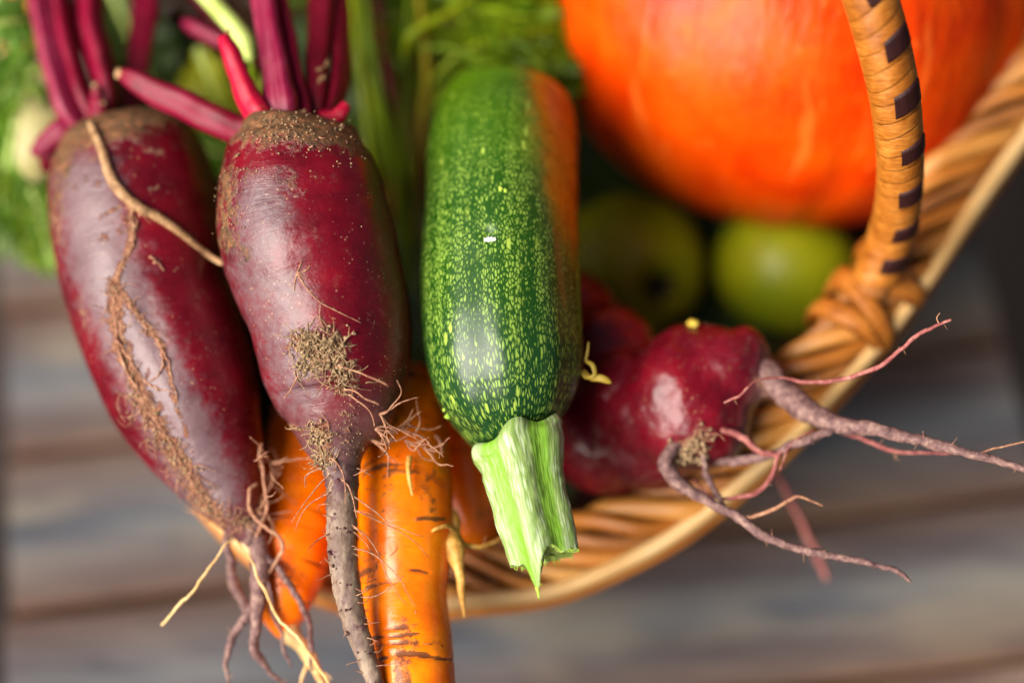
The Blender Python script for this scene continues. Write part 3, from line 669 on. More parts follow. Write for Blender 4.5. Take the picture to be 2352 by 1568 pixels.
stalk([(190, 290, .068, 14), (150, 298, .068, 24), (118, 318, .069, 22), (90, 342, .070, 17), (74, 352, .071, 9)], STEM_L, left, 2)
stalk([(150, 300, .072, 16), (120, 335, .073, 20), (108, 370, .075, 17), (104, 395, .077, 8)], STEM_D, left, 2)
stalk([(232, 290, .068, 18), (225, 262, .066, 22), (222, 225, .066, 14), (220, 200, .066, 10)], STEM_R, left, 2)
b = Bag()
for (u, v, dz, r) in ((218, 197, .064, 10), (235, 238, .064, 10), (262, 432, .036, 9)):
    for _ in range(3): crumb(b, P(u + rng.normal() * 2, v + rng.normal() * 2, dz), pxr(r, dz))
build('husk_scraps', b, SOIL, left, kind='stuff')

# --- the forked beetroot on the right
def ell(bag, u, v, dz, ru, rv, rd, rot=0.0, n=24):
    c = P(u, v, dz); k = PX * (FOC + dz) / FOC; V = []; F = []
    th = np.linspace(0, math.pi, n + 1); ph = np.linspace(0, 2*math.pi, 2*n, endpoint=False)
    for t in th:
        for f in ph:
            a = math.sin(t) * math.cos(f) * ru * k; b_ = math.sin(t) * math.sin(f) * rv * k; c_ = math.cos(t) * rd * k
            x = a * math.cos(rot) - b_ * math.sin(rot); y = a * math.sin(rot) + b_ * math.cos(rot)
            V.append(c + RIGHT * x + UP * y + FWD * c_)
    m_ = 2 * n
    for i in range(n):
        for j in range(m_): F.append((i*m_+j, i*m_+(j+1) % m_, (i+1)*m_+(j+1) % m_, (i+1)*m_+j))
    bag.add(np.array(V), F)
eb = Bag()
ell(eb, 1305, 745, .098, 120, 130, 110, 0); ell(eb, 1385, 818, .080, 132, 122, 112, 0)
ell(eb, 1400, 990, .072, 150, 146, 120, 0); ell(eb, 1490, 1012, .063, 140, 112, 112, 0)
ell(eb, 1582, 930, .052, 152, 160, 140, 0.25); ell(eb, 1600, 838, .054, 120, 96, 100, 0); ell(eb, 1515, 950, .057, 130, 135, 118, 0); ell(eb, 1650, 858, .050, 122, 112, 106, 0); ell(eb, 1706, 815, .050, 68, 72, 70, 0); ell(eb, 1455, 925, .063, 130, 128, 112, 0)
ell(eb, 1746, 866, .047, 46, 50, 46, 0); ell(eb, 1778, 888, .043, 34, 36, 34, 0)
me = bpy.data.meshes.new('tmp'); me.from_pydata(eb.verts().tolist(), [], eb.f); me.update(); tob = bpy.data.objects.new('tmp', me); COL.objects.link(tob)
md = tob.modifiers.new('r', 'REMESH'); md.mode = 'VOXEL'; md.voxel_size = 0.0011
md = tob.modifiers.new('s', 'SMOOTH'); md.factor = 0.5; md.iterations = 26
ev = tob.evaluated_get(bpy.context.evaluated_depsgraph_get()).to_mesh()
FV = np.empty(len(ev.vertices) * 3); ev.vertices.foreach_get('co', FV); FV = FV.reshape(-1, 3)
FN = np.empty(len(ev.vertices) * 3); ev.vertices.foreach_get('normal', FN); FN = FN.reshape(-1, 3)
FF = [tuple(p.vertices) for p in ev.polygons]
tob.to_mesh_clear(); bpy.data.objects.remove(tob); bpy.data.meshes.remove(me)
FV = FV + FN * (0.0012 * vnoise(FV * 70) + 0.0006 * vnoise(FV * 160) + 0.00022 * vnoise(FV * 420))[:, None]
fb = Bag(); U, Vv, Dd = proj(FV); fb.add(FV, FF, np.stack([(U * .6 + Vv * .3) * PX, np.zeros(len(U)), U * 0], -1))
bb_f = bvh_of(fb)
fork = thing('beetroot', 'knobbly forked beetroot beside the zucchini, its long roots hanging over the rim', 'beetroot', P(1500, 1050, .12), 'beetroots in the basket')
dirt = paint(fb, [([(1540, 1060), (1610, 1010)], 38, 0.7), ([(1740, 860), (1760, 900)], 26, 0.5), ([(1420, 1110), (1530, 1090)], 30, 0.35)]); tail = np.clip((U - 1718 + 0.3 * (Vv - 860)) / 40, 0, 1)
dust = paint(fb, [([(1480, 930), (1560, 880), (1650, 860)], 40, 0.22), ([(1640, 840), (1720, 830)], 40, 0.30), ([(1350, 1000), (1480, 1050)], 60, 0.22)])
build('body', fb, BEET, fork, attrs={'crown': U * 0, 'dirt': dirt, 'tail': tail, 'dust': dust})
hb = Bag(); cb = Bag()
patch(hb, cb, bb_f, [(1545, 1050), (1590, 1030), (1620, 1000)], 90, 26, 14, cr=(.0006, .0016))
patch(hb, cb, bb_f, [(1500, 850), (1650, 780)], 40, 0, 50, cr=(.00015, .0004))
for (u, v, dz, r) in ((1610, 1050, .035, 12), (1600, 1020, .036, 12), (1630, 1030, .04, 10), (1585, 1040, .034, 12), (1560, 1060, .034, 9), (2090 - 10, 10 + 1170, .03, 0.1)):
    for _ in range(5): crumb(cb, P(u + rng.normal() * 9, v + rng.normal() * 9, dz), pxr(r, dz))
build('root_hairs', hb, HAIRM, fork, kind='stuff'); build('soil_crumbs', cb, SOIL, fork, kind='stuff')
def froot(rows, mat=BROOT, wob=0.0005, N=50, seg=10): return lroot(rows, mat, wob, N, fork, seg)
froot([(1725, 845, .047, 46), (1760, 865, .044, 36), (1800, 900, .040, 30), (1850, 940, .035, 27), (1895, 963, .030, 23), (1950, 977, .026, 19), (2010, 988, .022, 16), (2090, 1006, .018, 14), (2160, 1022, .015, 12), (2240, 1045, .012, 10), (2352, 1077, .008, 9), (2460, 1112, .006, 7), (2560, 1160, .008, 3)], BROOT, .0004, 90, 16)
froot([(1880, 975, .040, 5), (1960, 1000, .036, 5), (2040, 1030, .032, 5), (2110, 1042, .03, 4), (2180, 1040, .028, 3)], RROOT)
froot([(1664, 926, .020, 2), (1700, 905, .018, 3.5), (1735, 877, .020, 3.5), (1790, 866, .024, 3), (1850, 877, .024, 5), (1920, 875, .022, 5), (1985, 856, .018, 5.5), (2045, 825, .014, 5.5), (2105, 772, .010, 5), (2150, 748, .009, 4), (2183, 733, .008, 3)], RROOT, .0003)
froot([(2158, 745, .009, 2), (2152, 730, .009, 1.5), (2159, 718, .009, 1)], HAIRM, 0)
froot([(1590, 1020, .038, 8), (1545, 1030, .034, 16), (1528, 1055, .032, 18), (1545, 1095, .030, 17), (1580, 1125, .028, 14), (1630, 1152, .026, 12), (1690, 1185, .024, 11), (1740, 1222, .022, 11), (1790, 1246, .021, 10), (1850, 1262, .020, 9), (1930, 1280, .019, 8), (2010, 1298, .018, 7), (2060, 1312, .018, 6), (2092, 1335, .018, 3)], BROOT, .0004, 80, 12)
froot([(1700, 1188, .024, 4), (1730, 1186, .023, 5), (1780, 1168, .022, 4.5), (1838, 1140, .021, 3.5), (1862, 1148, .021, 2.5), (1890, 1160, .021, 1.5)], HAIRM, .0003)
froot([(1960, 975, .028, 7), (1900, 993, .026, 10), (1850, 1010, .028, 10), (1795, 1037, .031, 10), (1740, 1052, .035, 11), (1680, 1058, .039, 11), (1640, 1058, .042, 10), (1600, 1050, .046, 8)], BROOT, .0005)
froot([(1625, 970, .036, 7), (1665, 990, .033, 8), (1705, 1003, .031, 8), (1745, 1035, .030, 8), (1790, 1050, .030, 5)], RROOT)
froot([(1800, 1030, .03, 3), (1786, 1050, .029, 5), (1775, 1085, .028, 5.5), (1745, 1125, .028, 5.5), (1700, 1142, .03, 5), (1640, 1142, .034, 4), (1590, 1100, .04, 3)], RROOT, .0002)
froot([(1615, 1040, .036, 6), (1625, 1090, .034, 8), (1640, 1130, .031, 8), (1660, 1165, .028, 6)], BROOT)
froot([(1690, 930, .060, 9), (1720, 965, .066, 10), (1745, 1010, .072, 9), (1775, 1070, .082, 8), (1810, 1140, .09, 8), (1845, 1210, .094, 8), (1880, 1285, .096, 8), (1900, 1328, .096, 6)], RROOT)
froot([(1868, 985, .03, 2), (1830, 1010, .028, 2), (1805, 1040, .028, 2), (1790, 1080, .028, 2)], RROOT, .0003)
froot([(2230, 1045, .012, 2), (2280, 1032, .012, 2.5), (2352, 1015, .012, 2)], HAIRM, .0003)

# ------------------------------------------------------------------ zucchini
def mat_zuc():
    m = Mat('zucchini_skin'); q = m.sep(m.attr('par', 'Vector')); o = m.obj()
    x = m.attr('zx'); y = m.attr('zy'); t = m.attr('tt'); pat = m.attr('patch')
    warp = m.noise(o, 110, 3, 0.6, 0.0, 'Color')
    wx = m.math('MULTIPLY', m.math('SUBTRACT', m.sep(warp)[0], 0.5), 0.0014)
    X = m.math('ADD', x, wx)
    v1 = m.comb(m.math('MULTIPLY', X, 1050), m.math('MULTIPLY', y, 520), 0.0)
    v2 = m.comb(m.math('MULTIPLY', X, 980), m.math('MULTIPLY', y, 300), 3.0)
    e1 = m.voro(v1, 1.0, 'DISTANCE_TO_EDGE', 0.9); e2 = m.voro(v2, 1.0, 'DISTANCE_TO_EDGE', 0.85)
    cellr = m.sep(m.voro(v1, 1.0, 'F1', 0.9, 'Color'))[0]; cellr2 = m.sep(m.voro(v2, 1.0, 'F1', 0.85, 'Color'))[0]
    stripe = m.noise(m.comb(m.math('MULTIPLY', X, 230), m.math('MULTIPLY', y, 7), 0.0), 1.0, 3, 0.6)
    big = m.noise(o, 60, 3, 0.5)
    thr = m.math('ADD', m.rng(stripe, 0.34, 0.66, 0.21, 0.06, False), m.rng(big, 0.3, 0.7, 0.04, -0.03, False))
    end = m.rng(t, 0.55, 0.92)
    dist = m.math('ADD', m.math('MULTIPLY', e1, m.math('SUBTRACT', 1.0, end)), m.math('MULTIPLY', e2, end))
    cr_ = m.math('ADD', m.math('MULTIPLY', cellr, m.math('SUBTRACT', 1.0, end)), m.math('MULTIPLY', cellr2, end))
    fleck = m.math('MULTIPLY', m.rng(m.math('SUBTRACT', dist, thr), -0.05, 0.14), m.rng(m.math('ADD', cr_, m.math('MULTIPLY', stripe, 0.8)), 0.25, 0.95, 0.45, 1.0))
    v3 = m.comb(m.math('MULTIPLY', X, 210), m.math('MULTIPLY', y, 90), 5.0)
    bigf = m.math('MULTIPLY', m.rng(m.math('ADD', m.voro(v3, 1.0, 'F1', 1.0), m.math('MULTIPLY', m.noise(o, 500, 2), 0.12)), 0.19, 0.26, 1, 0), m.rng(stripe, 0.42, 0.55))
    dark = m.mix(end, (0.011, 0.050, 0.003), (0.006, 0.034, 0.008))
    dark = m.mix(m.rng(t, 0.1, 0.5, 1, 0), dark, (0.042, 0.105, 0.001))
    pale = m.mix(m.rng(t, 0.1, 0.5, 1, 0), (0.18, 0.29, 0.040), (0.10, 0.17, 0.003))
    c = m.mix(fleck, dark, pale); c = m.mix(bigf, c, (0.27, 0.38, 0.05))
    pm = m.rng(m.math('ADD', pat, m.math('MULTIPLY', m.math('SUBTRACT', m.noise(o, 170, 6, 0.7), 0.5), 1.1)), 0.30, 0.80)
    oc = m.ramp(m.noise(o, 120, 4), [(0.3, (0.10, 0.070, 0.001)), (0.55, (0.24, 0.140, 0.001)), (0.75, (0.32, 0.20, 0.003))])
    oc = m.mix(m.math('MULTIPLY', fleck, 0.35), oc, (0.5, 0.36, 0.05))
    c = m.mix(m.math('MULTIPLY', m.rng(pat, 0.05, 0.45), 0.6), c, (0.13, 0.15, 0.006)); c = m.mix(pm, c, oc)
    br = m.rng(m.math('ADD', m.attr('brown'), m.math('MULTIPLY', m.math('SUBTRACT', m.noise(o, 240, 4, 0.7), 0.5), 1.1)), 0.4, 0.7)
    c = m.mix(m.math('MULTIPLY', br, 0.6), c, (0.16, 0.085, 0.015))
    h = m.math('ADD', m.math('MULTIPLY', fleck, 0.5), m.math('MULTIPLY', m.noise(o, 700, 2), 0.4))
    return m.done(c, m.rng(m.noise(o, 90, 3), 0.3, 0.7, 0.22, 0.36, False), m.bump(h, 0.10, 0.0005), 0.36)
zrows = [(1172, 190, .0865, 20), (1170, 193, .0862, 60), (1166, 202, .0856, 100), (1163, 222, .084, 132), (1162, 255, .081, 152), (1159, 305, .0755, 166), (1152, 370, .062, 174), (1148, 470, .052, 178),
         (1145, 570, .043, 181), (1145, 670, .037, 182), (1150, 760, .033, 183), (1157, 830, .031, 180), (1163, 890, .030, 168), (1170, 940, .029, 148), (1178, 985, .028, 116), (1186, 1015, .027, 86), (1192, 1034, .026, 55)]
p, r = ctl(zrows); A = spline(np.column_stack([p, r]), 320); zb = Bag()
tmax = np.linalg.norm(np.diff(A[:, :3], axis=0), axis=1).sum()
vs = [a[1] for a in zrows]
def t_of_v(v): return float(np.interp(v, [proj(x[None, :3])[1][0] for x in A], np.linspace(0, 1, len(A))))
ts = t_of_v(607)
zd = lambda t, ph: 1 + 0.010 * np.cos(ph * 10 + 0.6) * np.clip((t - 0.35) / 0.5, 0.1, 1) + 0.012 * np.cos(ph * 5 + 1.6) + 0.03 * vnoise(np.stack([np.cos(ph) + 5, np.sin(ph), t * 5], -1)) - 0.03 * np.exp(-((t - ts) / 0.016) ** 2 - ((ph - 0.12) / 0.10) ** 2)
zb.sweep(A[:, :3], A[:, 3], 220, disp=zd)
PR = np.vstack(zb.par); s_, f_ = PR[:, 0], PR[:, 1]; tt = s_ / s_.max()
x0, y0 = 0.12 * 0.0277, ts * s_.max(); qx = f_ * 0.0277 - x0; qy = s_ - y0; dd = np.hypot(qx, qy)
g = 1 + 0.30 * np.exp(-(dd / 0.007) ** 2); zx = x0 + qx * g; zy = y0 + qy * g
vv = np.interp(tt, np.linspace(0, 1, len(A)), [proj(x[None, :3])[1][0] for x in A])
lim = np.interp(vv, [100, 160, 300, 450, 550, 650, 700], [8, 12, 15, 27, 40, 54, 66]); fd = np.degrees(-f_)
patch_ = 1 / (1 + np.exp(-(fd - lim - 3) / 8.0)) * np.clip((112 - fd) / 8, 0, 1) * np.clip((690 - vv) / 170, 0, 1)
brown = np.exp(-((fd - np.interp(vv, [540, 640, 760], [44, 50, 56])) / 5) ** 2) * np.clip((vv - 540) / 50, 0, 1) * np.clip((800 - vv) / 90, 0, 1)
zuc = thing('zucchini', 'speckled green zucchini with an orange flank, its cut stem end towards the viewer', 'zucchini', P(1150, 700, .07))
ZUC = mat_zuc(); build('body', zb, ZUC, zuc, attrs={'zx': zx, 'zy': zy, 'tt': tt, 'patch': patch_, 'brown': brown})
bb_z = bvh_of(zb)
b = Bag(); sc_ = [onsurf(bb_z, u, v, 0.0002)[0] for (u, v) in ((1112, 552), (1122, 551), (1132, 550), (1140, 550))]
A2 = spline(np.column_stack([np.array(sc_), [0.0005, 0.0010, 0.0009, 0.0005]]), 16); b.sweep(A2[:, :3], A2[:, 3], 8, disp=lambda t, ph: 1 + 0.3 * np.sin(t * 22), flat=0.6)
WHITE = mat_root('pale_scar', (0.4, 0.42, 0.36), (0.6, 0.62, 0.55), (0.75, 0.76, 0.7)); build('scar', b, WHITE, zuc)
b = Bag()
LEAFB = mat_root('leaf_bit', (0.20, 0.36, 0.03), (0.34, 0.52, 0.05), (0.5, 0.62, 0.1))
for (u, v, r) in ((1022, 940, 8), (1030, 955, 11), (1150, 435, 10), (1162, 440, 7)):
    q0, n0 = onsurf(bb_z, u, v, 0.0003)
    for _ in range(2 if q0 is not None else 0): crumb(b, q0, pxr(r, 0))
build('leaf_scraps', b, LEAFB, zuc, kind='stuff')
def mat_zstem():
    m = Mat('zucchini_stem'); q = m.sep(m.attr('par', 'Vector')); o = m.obj()
    st = m.noise(m.comb(m.math('MULTIPLY', q[1], 15), m.math('MULTIPLY', q[0], 70), 0.0), 1.0, 5, 0.65)
    v = m.voro(m.comb(m.math('MULTIPLY', q[1], 15), m.math('MULTIPLY', q[0], 150), 0.0), 1.0)
    c = m.ramp(st, [(0.3, (0.10, 0.19, 0.022)), (0.5, (0.19, 0.28, 0.075)), (0.72, (0.31, 0.38, 0.18))])
    c = m.mix(m.math('MULTIPLY', m.rng(v, 0.25, 0.55, 0.9, 0), m.attr('ridge')), c, (0.37, 0.45, 0.28))
    c = m.mix(m.rng(m.attr('ridge'), 0.15, 0.45, 0.75, 0), c, (0.13, 0.30, 0.006))
    return m.done(c, 0.42, m.bump(m.math('ADD', st, v), 0.32, 0.0008), 0.35)
srows = [(1189, 1008, .0205, 104), (1191, 1022, .0195, 112), (1195, 1038, .0185, 110), (1200, 1060, .0172, 103), (1209, 1104, .0150, 96), (1222, 1160, .0122, 90), (1236, 1215, .0098, 85), (1247, 1260, .0080, 82), (1253, 1284, .0072, 80)]
p, r = ctl(srows); A = spline(np.column_stack([p, r]), 90); b = Bag()
rid = lambda ph: np.cos(5 * (ph - 0.10))
# phi grows to the left here because the path runs down the picture
sd = lambda t, ph: 1 + (0.075 + 0.04 * t) * rid(ph) + 0.05 * vnoise(np.stack([np.cos(ph) * 3, np.sin(ph) * 3, t * 6], -1)) + 0.02 * vnoise(np.stack([np.cos(ph) * 9, np.sin(ph) * 9, t * 20], -1))
def salong(t, ph):
    e = np.clip((t - 0.55) / 0.45, 0, 1) ** 1.4
    tip = 0.0105 * np.exp(-((ph - 0.45) / 0.28) ** 2) - 0.0030 * np.exp(-((ph + 0.25) / 0.35) ** 2) - 0.0004 * np.abs(np.sin(ph * 9)) + 0.0007 * vnoise(np.stack([ph * 5, ph * 0, ph * 0], -1))
    low = np.clip((0.22 - t) / 0.22, 0, 1)
    return e * tip + low * (-0.0045 * np.sin(-ph) * 0.9 - 0.0016 * np.cos(ph * 5))
b.sweep(A[:, :3], A[:, 3] * 0.93, 96, disp=sd, along=salong, cap=False)
rg = 0.5 + 0.5 * rid(np.vstack(b.par)[:, 1])
stem = build('stem', b, mat_zstem(), zuc, attrs={'ridge': rg})
# torn pith closing the cut end
b2 = Bag(); last = b.verts()[-96:]; c_ = last.mean(0); ax = nrm(A[-1, :3] - A[-8, :3])
ringsV = [last]; 
for k, f in enumerate((0.85, 0.6, 0.35, 0.12)):
    q = c_ + (last - c_) * f - ax * (0.0022 * (1 - f)) + ax * (0.0013 * vnoise(last * 900 + k))[:, None]; ringsV.append(q)
V = np.vstack(ringsV); F = [(i*96+j, i*96+(j+1) % 96, (i+1)*96+(j+1) % 96, (i+1)*96+j) for i in range(4) for j in range(96)] + [tuple(range(4*96, 5*96))]
b2.add(V, F); build('cut_face', b2, mat_root('stem_pith', (0.22, 0.42, 0.03), (0.40, 0.55, 0.10), (0.62, 0.72, 0.35), 500), zuc)
b3 = Bag(); tipi = int(np.argmax((last - c_) @ ax)); hair(b3, last[tipi] - ax * 0.0008, ax - UP * 0.2, 0.0042, 0.0008, 0.0003, 7, 0.15, seg=6)
for _ in range(30): j = rng.integers(0, 96); hair(b3, last[j], ax + rng.normal(size=3) * 0.3, rng.uniform(.0006, .0018), 0.00022, 0.0001, 4, 0.3)
build('torn_fibres', b3, LEAFB, zuc, kind='stuff')

# ------------------------------------------------------------------ carrots
def mat_carrot():
    m = Mat('carrot_skin'); q = m.sep(m.attr('par', 'Vector')); o = m.obj(); cr = m.attr('crease')
    n = m.noise(o, 70, 4, 0.6); ring = m.noise(m.comb(m.math('MULTIPLY', q[0], 420), m.math('MULTIPLY', q[1], 1.6), 0.0), 1.0, 4, 0.6, 0.5)
    c = m.ramp(n, [(0.3, (0.78, 0.115, 0.0003)), (0.5, (0.90, 0.175, 0.0005)), (0.72, (0.95, 0.26, 0.001))])
    c = m.mix(m.rng(ring, 0.5, 0.8, 0, 0.4), c, (0.70, 0.13, 0.003))
    sp = m.rng(m.math('ADD', m.math('MULTIPLY', m.noise(o, 520, 4, 0.75), m.rng(m.noise(m.scale(o, (1, .6, .6)), 75, 3), 0.45, 0.62, 0.55, 1.12)), m.math('MULTIPLY', cr, 0.70)), 0.52, 0.74)
    c = m.mix(m.math('MULTIPLY', sp, 0.9), c, m.mix(n, (0.028, 0.012, 0.005), (0.14, 0.05, 0.015)))
    return m.done(c, m.rng(m.math('ADD', m.noise(o, 200, 3), sp), 0.3, 1.2, 0.18, 0.62, False), m.bump(m.math('ADD', ring, m.math('MULTIPLY', sp, 0.5)), 0.35, 0.0008), 0.3, Coat_Weight=0.30, Coat_Roughness=0.12)
CARROT = mat_carrot()
def carrot_body(rows, N, seg, ncr, seed):
    r_ = np.random.default_rng(seed); p, r = ctl(rows); A = spline(np.column_stack([p, r]), N); A[:, 3] = np.maximum(A[:, 3], 2e-4); b = Bag(); cs = []
    for k in range(ncr): cs.append((r_.uniform(0.04, 0.97), r_.uniform(-2.2, 2.2), r_.uniform(0.25, 0.9), r_.uniform(0.0022, 0.0045), r_.uniform(0.4, 1.0)))
    def cre(t, ph):
        o = 0
        for (t0, p0, wp, wt, a) in cs: o = o + a * np.exp(-((t - t0 - 0.004 * np.sin(ph * 2 + t0 * 40)) / wt) ** 2 - ((ph - p0) / wp) ** 4)
        return o
    b.sweep(A[:, :3], A[:, 3], seg, disp=lambda t, ph: 1 + 0.03 * vnoise(np.stack([np.cos(ph) + seed, np.sin(ph), t * 7], -1)) + 0.018 * vnoise(np.stack([np.cos(ph) * .5 + seed, np.sin(ph) * .5, t * 24], -1)) - 0.06 * cre(t, ph))
    pr_ = np.vstack(b.par); return b, cre(pr_[:, 0] / pr_[:, 0].max(), pr_[:, 1])
cA, crA = carrot_body([(935, 855, .070, 20), (934, 862, .069, 60), (932, 885, .067, 88), (930, 940, .060, 96), (929, 1010, .052, 104), (929, 1090, .043, 110), (930, 1160, .037, 112), (930, 1230, .033, 110), (928, 1290, .030, 104), (926, 1350, .028, 98), (930, 1410, .025, 98), (938, 1480, .022, 100), (948, 1568, .018, 98),
                        (962, 1680, .016, 88), (980, 1800, .016, 70), (1000, 1920, .018, 48), (1018, 2020, .022, 24), (1030, 2100, .026, 8)], 300, 110, 44, 5)
crA = crA + paint(cA, [([(985, 1100), (1000, 1210)], 16, 0.30), ([(960, 1190), (1020, 1192)], 7, 0.75), ([(880, 1180), (905, 1250)], 14, 0.25), ([(920, 1530), (930, 1568)], 22, 0.40), ([(900, 1080), (960, 1085)], 8, 0.6), ([(985, 1330), (1000, 1420)], 16, 0.28)])
carA = thing('carrot', 'large bright orange carrot in front, hanging over the rim beside the beet root', 'carrot', P(930, 1350, .05), 'carrots in the basket'); build('body', cA, CARROT, carA, attrs={'crease': crA}); bb_c = bvh_of(cA)
CROOT = mat_root('carrot_rootlet', (0.36, 0.14, 0.02), (0.58, 0.30, 0.06), (0.70, 0.44, 0.14), 260, 0.5)
lroot([(1032, 1205, .034, 8), (1036, 1230, .030, 20), (1040, 1252, .028, 27), (1047, 1278, .026, 22), (1054, 1305, .025, 13), (1058, 1340, .025, 9), (1062, 1380, .025, 6), (1068, 1418, .025, 2)], CROOT, .0002, 50, carA, 16)
lroot([(1030, 1165, .038, 8), (1043, 1190, .034, 12), (1050, 1225, .032, 8), (1065, 1248, .031, 6), (1095, 1256, .032, 5), (1130, 1246, .036, 4), (1160, 1230, .04, 3)], CROOT, .0002, 50, carA, 12)
lroot([(1002, 1000, .030, 4), (1012, 1020, .026, 4), (1014, 1040, .026, 3)], HAIRM, .0002, 20, carA)
lroot([(940, 1050, .024, 7), (938, 1080, .020, 6), (942, 1110, .018, 5), (948, 1138, .018, 2)], CROOT, .0002, 30, carA, 10)
lroot([(985, 1230, .022, 2), (1000, 1215, .019, 4), (1020, 1208, .021, 5), (1040, 1215, .028, 5)], CROOT, .0002, 24, carA)
hb = Bag()
for k in range(22):
    p, n = onsurf(bb_c, rng.uniform(845, 1030), rng.uniform(1040, 1560))
    if p is not None: hair(hb, p, n * .25 + rng.normal(size=3), rng.uniform(.002, .006), .00018, .00008, 8, .4, pull=-n * .5)
for (u, v, d) in ((930, 1010, 1), (940, 1020, 1), (905, 1005, -1), (950, 1000, 1), (915, 985, 1), (935, 970, 1), (960, 1015, 1), (975, 1030, 1)):
    for _ in range(2): hair(hb, P(u, v, .022), RIGHT * d * rng.uniform(.2, 1) + UP * rng.uniform(-.9, .7) - FWD * .2, rng.uniform(.008, .02), .0004, .00016, 13, .42)
build('root_hairs', hb, HAIRM, carA, kind='stuff')
cB, crB = carrot_body([(715, 930, .090, 20), (714, 938, .089, 60), (710, 970, .085, 84), (705, 1040, .076, 91), (697, 1110, .067, 93), (690, 1170, .060, 92), (676, 1240, .053, 90), (664, 1300, .049, 85), (656, 1350, .047, 76), (652, 1390, .046, 65), (655, 1420, .045, 50), (660, 1442, .044, 34), (668, 1456, .043, 22)], 240, 90, 26, 8)
carB = thing('carrot', 'shorter orange carrot below the left beetroot, with a pale forked tail', 'carrot', P(680, 1200, .08), 'carrots in the basket'); build('body', cB, CARROT, carB, attrs={'crease': crB})
lroot([(660, 1442, .044, 28), (675, 1462, .042, 20), (692, 1480, .041, 16), (704, 1500, .040, 17), (716, 1520, .039, 14), (730, 1545, .038, 10), (742, 1575, .037, 8), (760, 1640, .036, 4)], STRAW, .0002, 50, carB, 14)
lroot([(710, 1518, .039, 7), (698, 1540, .038, 4), (688, 1575, .037, 3)], STRAW, .0002, 20, carB)
lroot([(728, 1545, .038, 3), (745, 1545, .037, 2.5), (762, 1560, .037, 1.5)], STRAW, .0002, 16, carB)
cC, crC = carrot_body([(1085, 830, .095, 20), (1084, 840, .095, 60), (1080, 880, .094, 82), (1075, 960, .09, 88), (1076, 1040, .086, 88), (1082, 1120, .082, 84), (1090, 1180, .079, 74), (1098, 1220, .078, 56), (1104, 1245, .078, 30), (1108, 1262, .078, 10)], 180, 80, 20, 13)
carC = thing('carrot', 'shaded orange carrot tucked deep behind the zucchini stem', 'carrot', P(1085, 1100, .1), 'carrots in the basket'); build('body', cC, CARROT, carC, attrs={'crease': crC})

# ------------------------------------------------------------------ pumpkin
def mat_pumpkin():
    m = Mat('pumpkin_skin'); o = m.obj(); q = m.sep(m.attr('par', 'Vector'))
    lon = q[1]; lat = q[0]
    wv = m.noise(o, 14, 3, 0.5)
    st = m.noise(m.comb(m.math('ADD', m.math('MULTIPLY', lon, 7.0), m.math('MULTIPLY', wv, 2.2)), m.math('MULTIPLY', lat, 9.0), 0.0), 1.0, 3, 0.55)
    st2 = m.noise(m.comb(m.math('MULTIPLY', lon, 22.0), m.math('MULTIPLY', lat, 60.0), 2.0), 1.0, 4, 0.6)
    n = m.noise(o, 36, 4, 0.6)
    c = m.ramp(n, [(0.3, (0.52, 0.022, 0.0003)), (0.52, (0.66, 0.048, 0.0003)), (0.75, (0.72, 0.090, 0.0005))])
    c = m.mix(m.rng(st, 0.62, 0.74, 0, 0.45), c, (0.88, 0.24, 0.03))
    c = m.mix(m.rng(st2, 0.60, 0.74, 0, 0.5), c, (0.88, 0.24, 0.025))
    return m.done(c, m.rng(n, 0.3, 0.7, 0.24, 0.40, False), m.bump(m.math('ADD', n, st2), 0.5, 0.0022), 0.17)
pc = P(1818, 24, .155); kk = PX * (FOC + .155) / FOC; Rr, Rh = 570 * kk, 492 * kk
ax = nrm(UP * 1.0 + RIGHT * 0.10 - FWD * 0.25); e1_ = nrm(RIGHT - ax * (RIGHT @ ax)); e2_ = np.cross(ax, e1_)
nl, nm = 110, 200; V = []; PRm = []; F = []
for i in range(nl + 1):
    th = math.pi * i / nl
    for j in range(nm):
        ph = -math.pi + 2 * math.pi * j / nm
        rib = 1 - 0.020 * abs(math.cos(ph * 5 + 0.5)) ** 8 * math.sin(th) + 0.012 * float(vnoise(np.array([math.cos(ph) * 2 + 7, math.sin(ph) * 2, th * 2])))
        rr_ = math.sin(th) ** 0.92 * Rr * rib; z = math.cos(th) * Rh * (1 + 0.16 * max(0, math.cos(th)) ** 3) * rib
        V.append(pc + e1_ * math.cos(ph) * rr_ + e2_ * math.sin(ph) * rr_ + ax * z); PRm.append((th * Rh, ph, 0))
for i in range(nl):
    for j in range(nm): F.append((i*nm+j, (i+1)*nm+j, (i+1)*nm+(j+1) % nm, i*nm+(j+1) % nm))
b = Bag(); b.add(np.array(V), F, np.array(PRm)); pk = thing('pumpkin', 'big glossy orange pumpkin in the upper right behind the handle', 'pumpkin', pc - ax * Rh)
build('body', b, mat_pumpkin(), pk)
b = Bag(); top = pc + ax * Rh * 1.13
b.sweep(np.array([top + ax * s for s in np.linspace(-0.006, 0.03, 12)]), np.linspace(0.016, 0.010, 12), 20, ref=e1_, disp=lambda t, ph: 1 + 0.15 * np.cos(ph * 5)); build('stem', b, TWIG, pk)

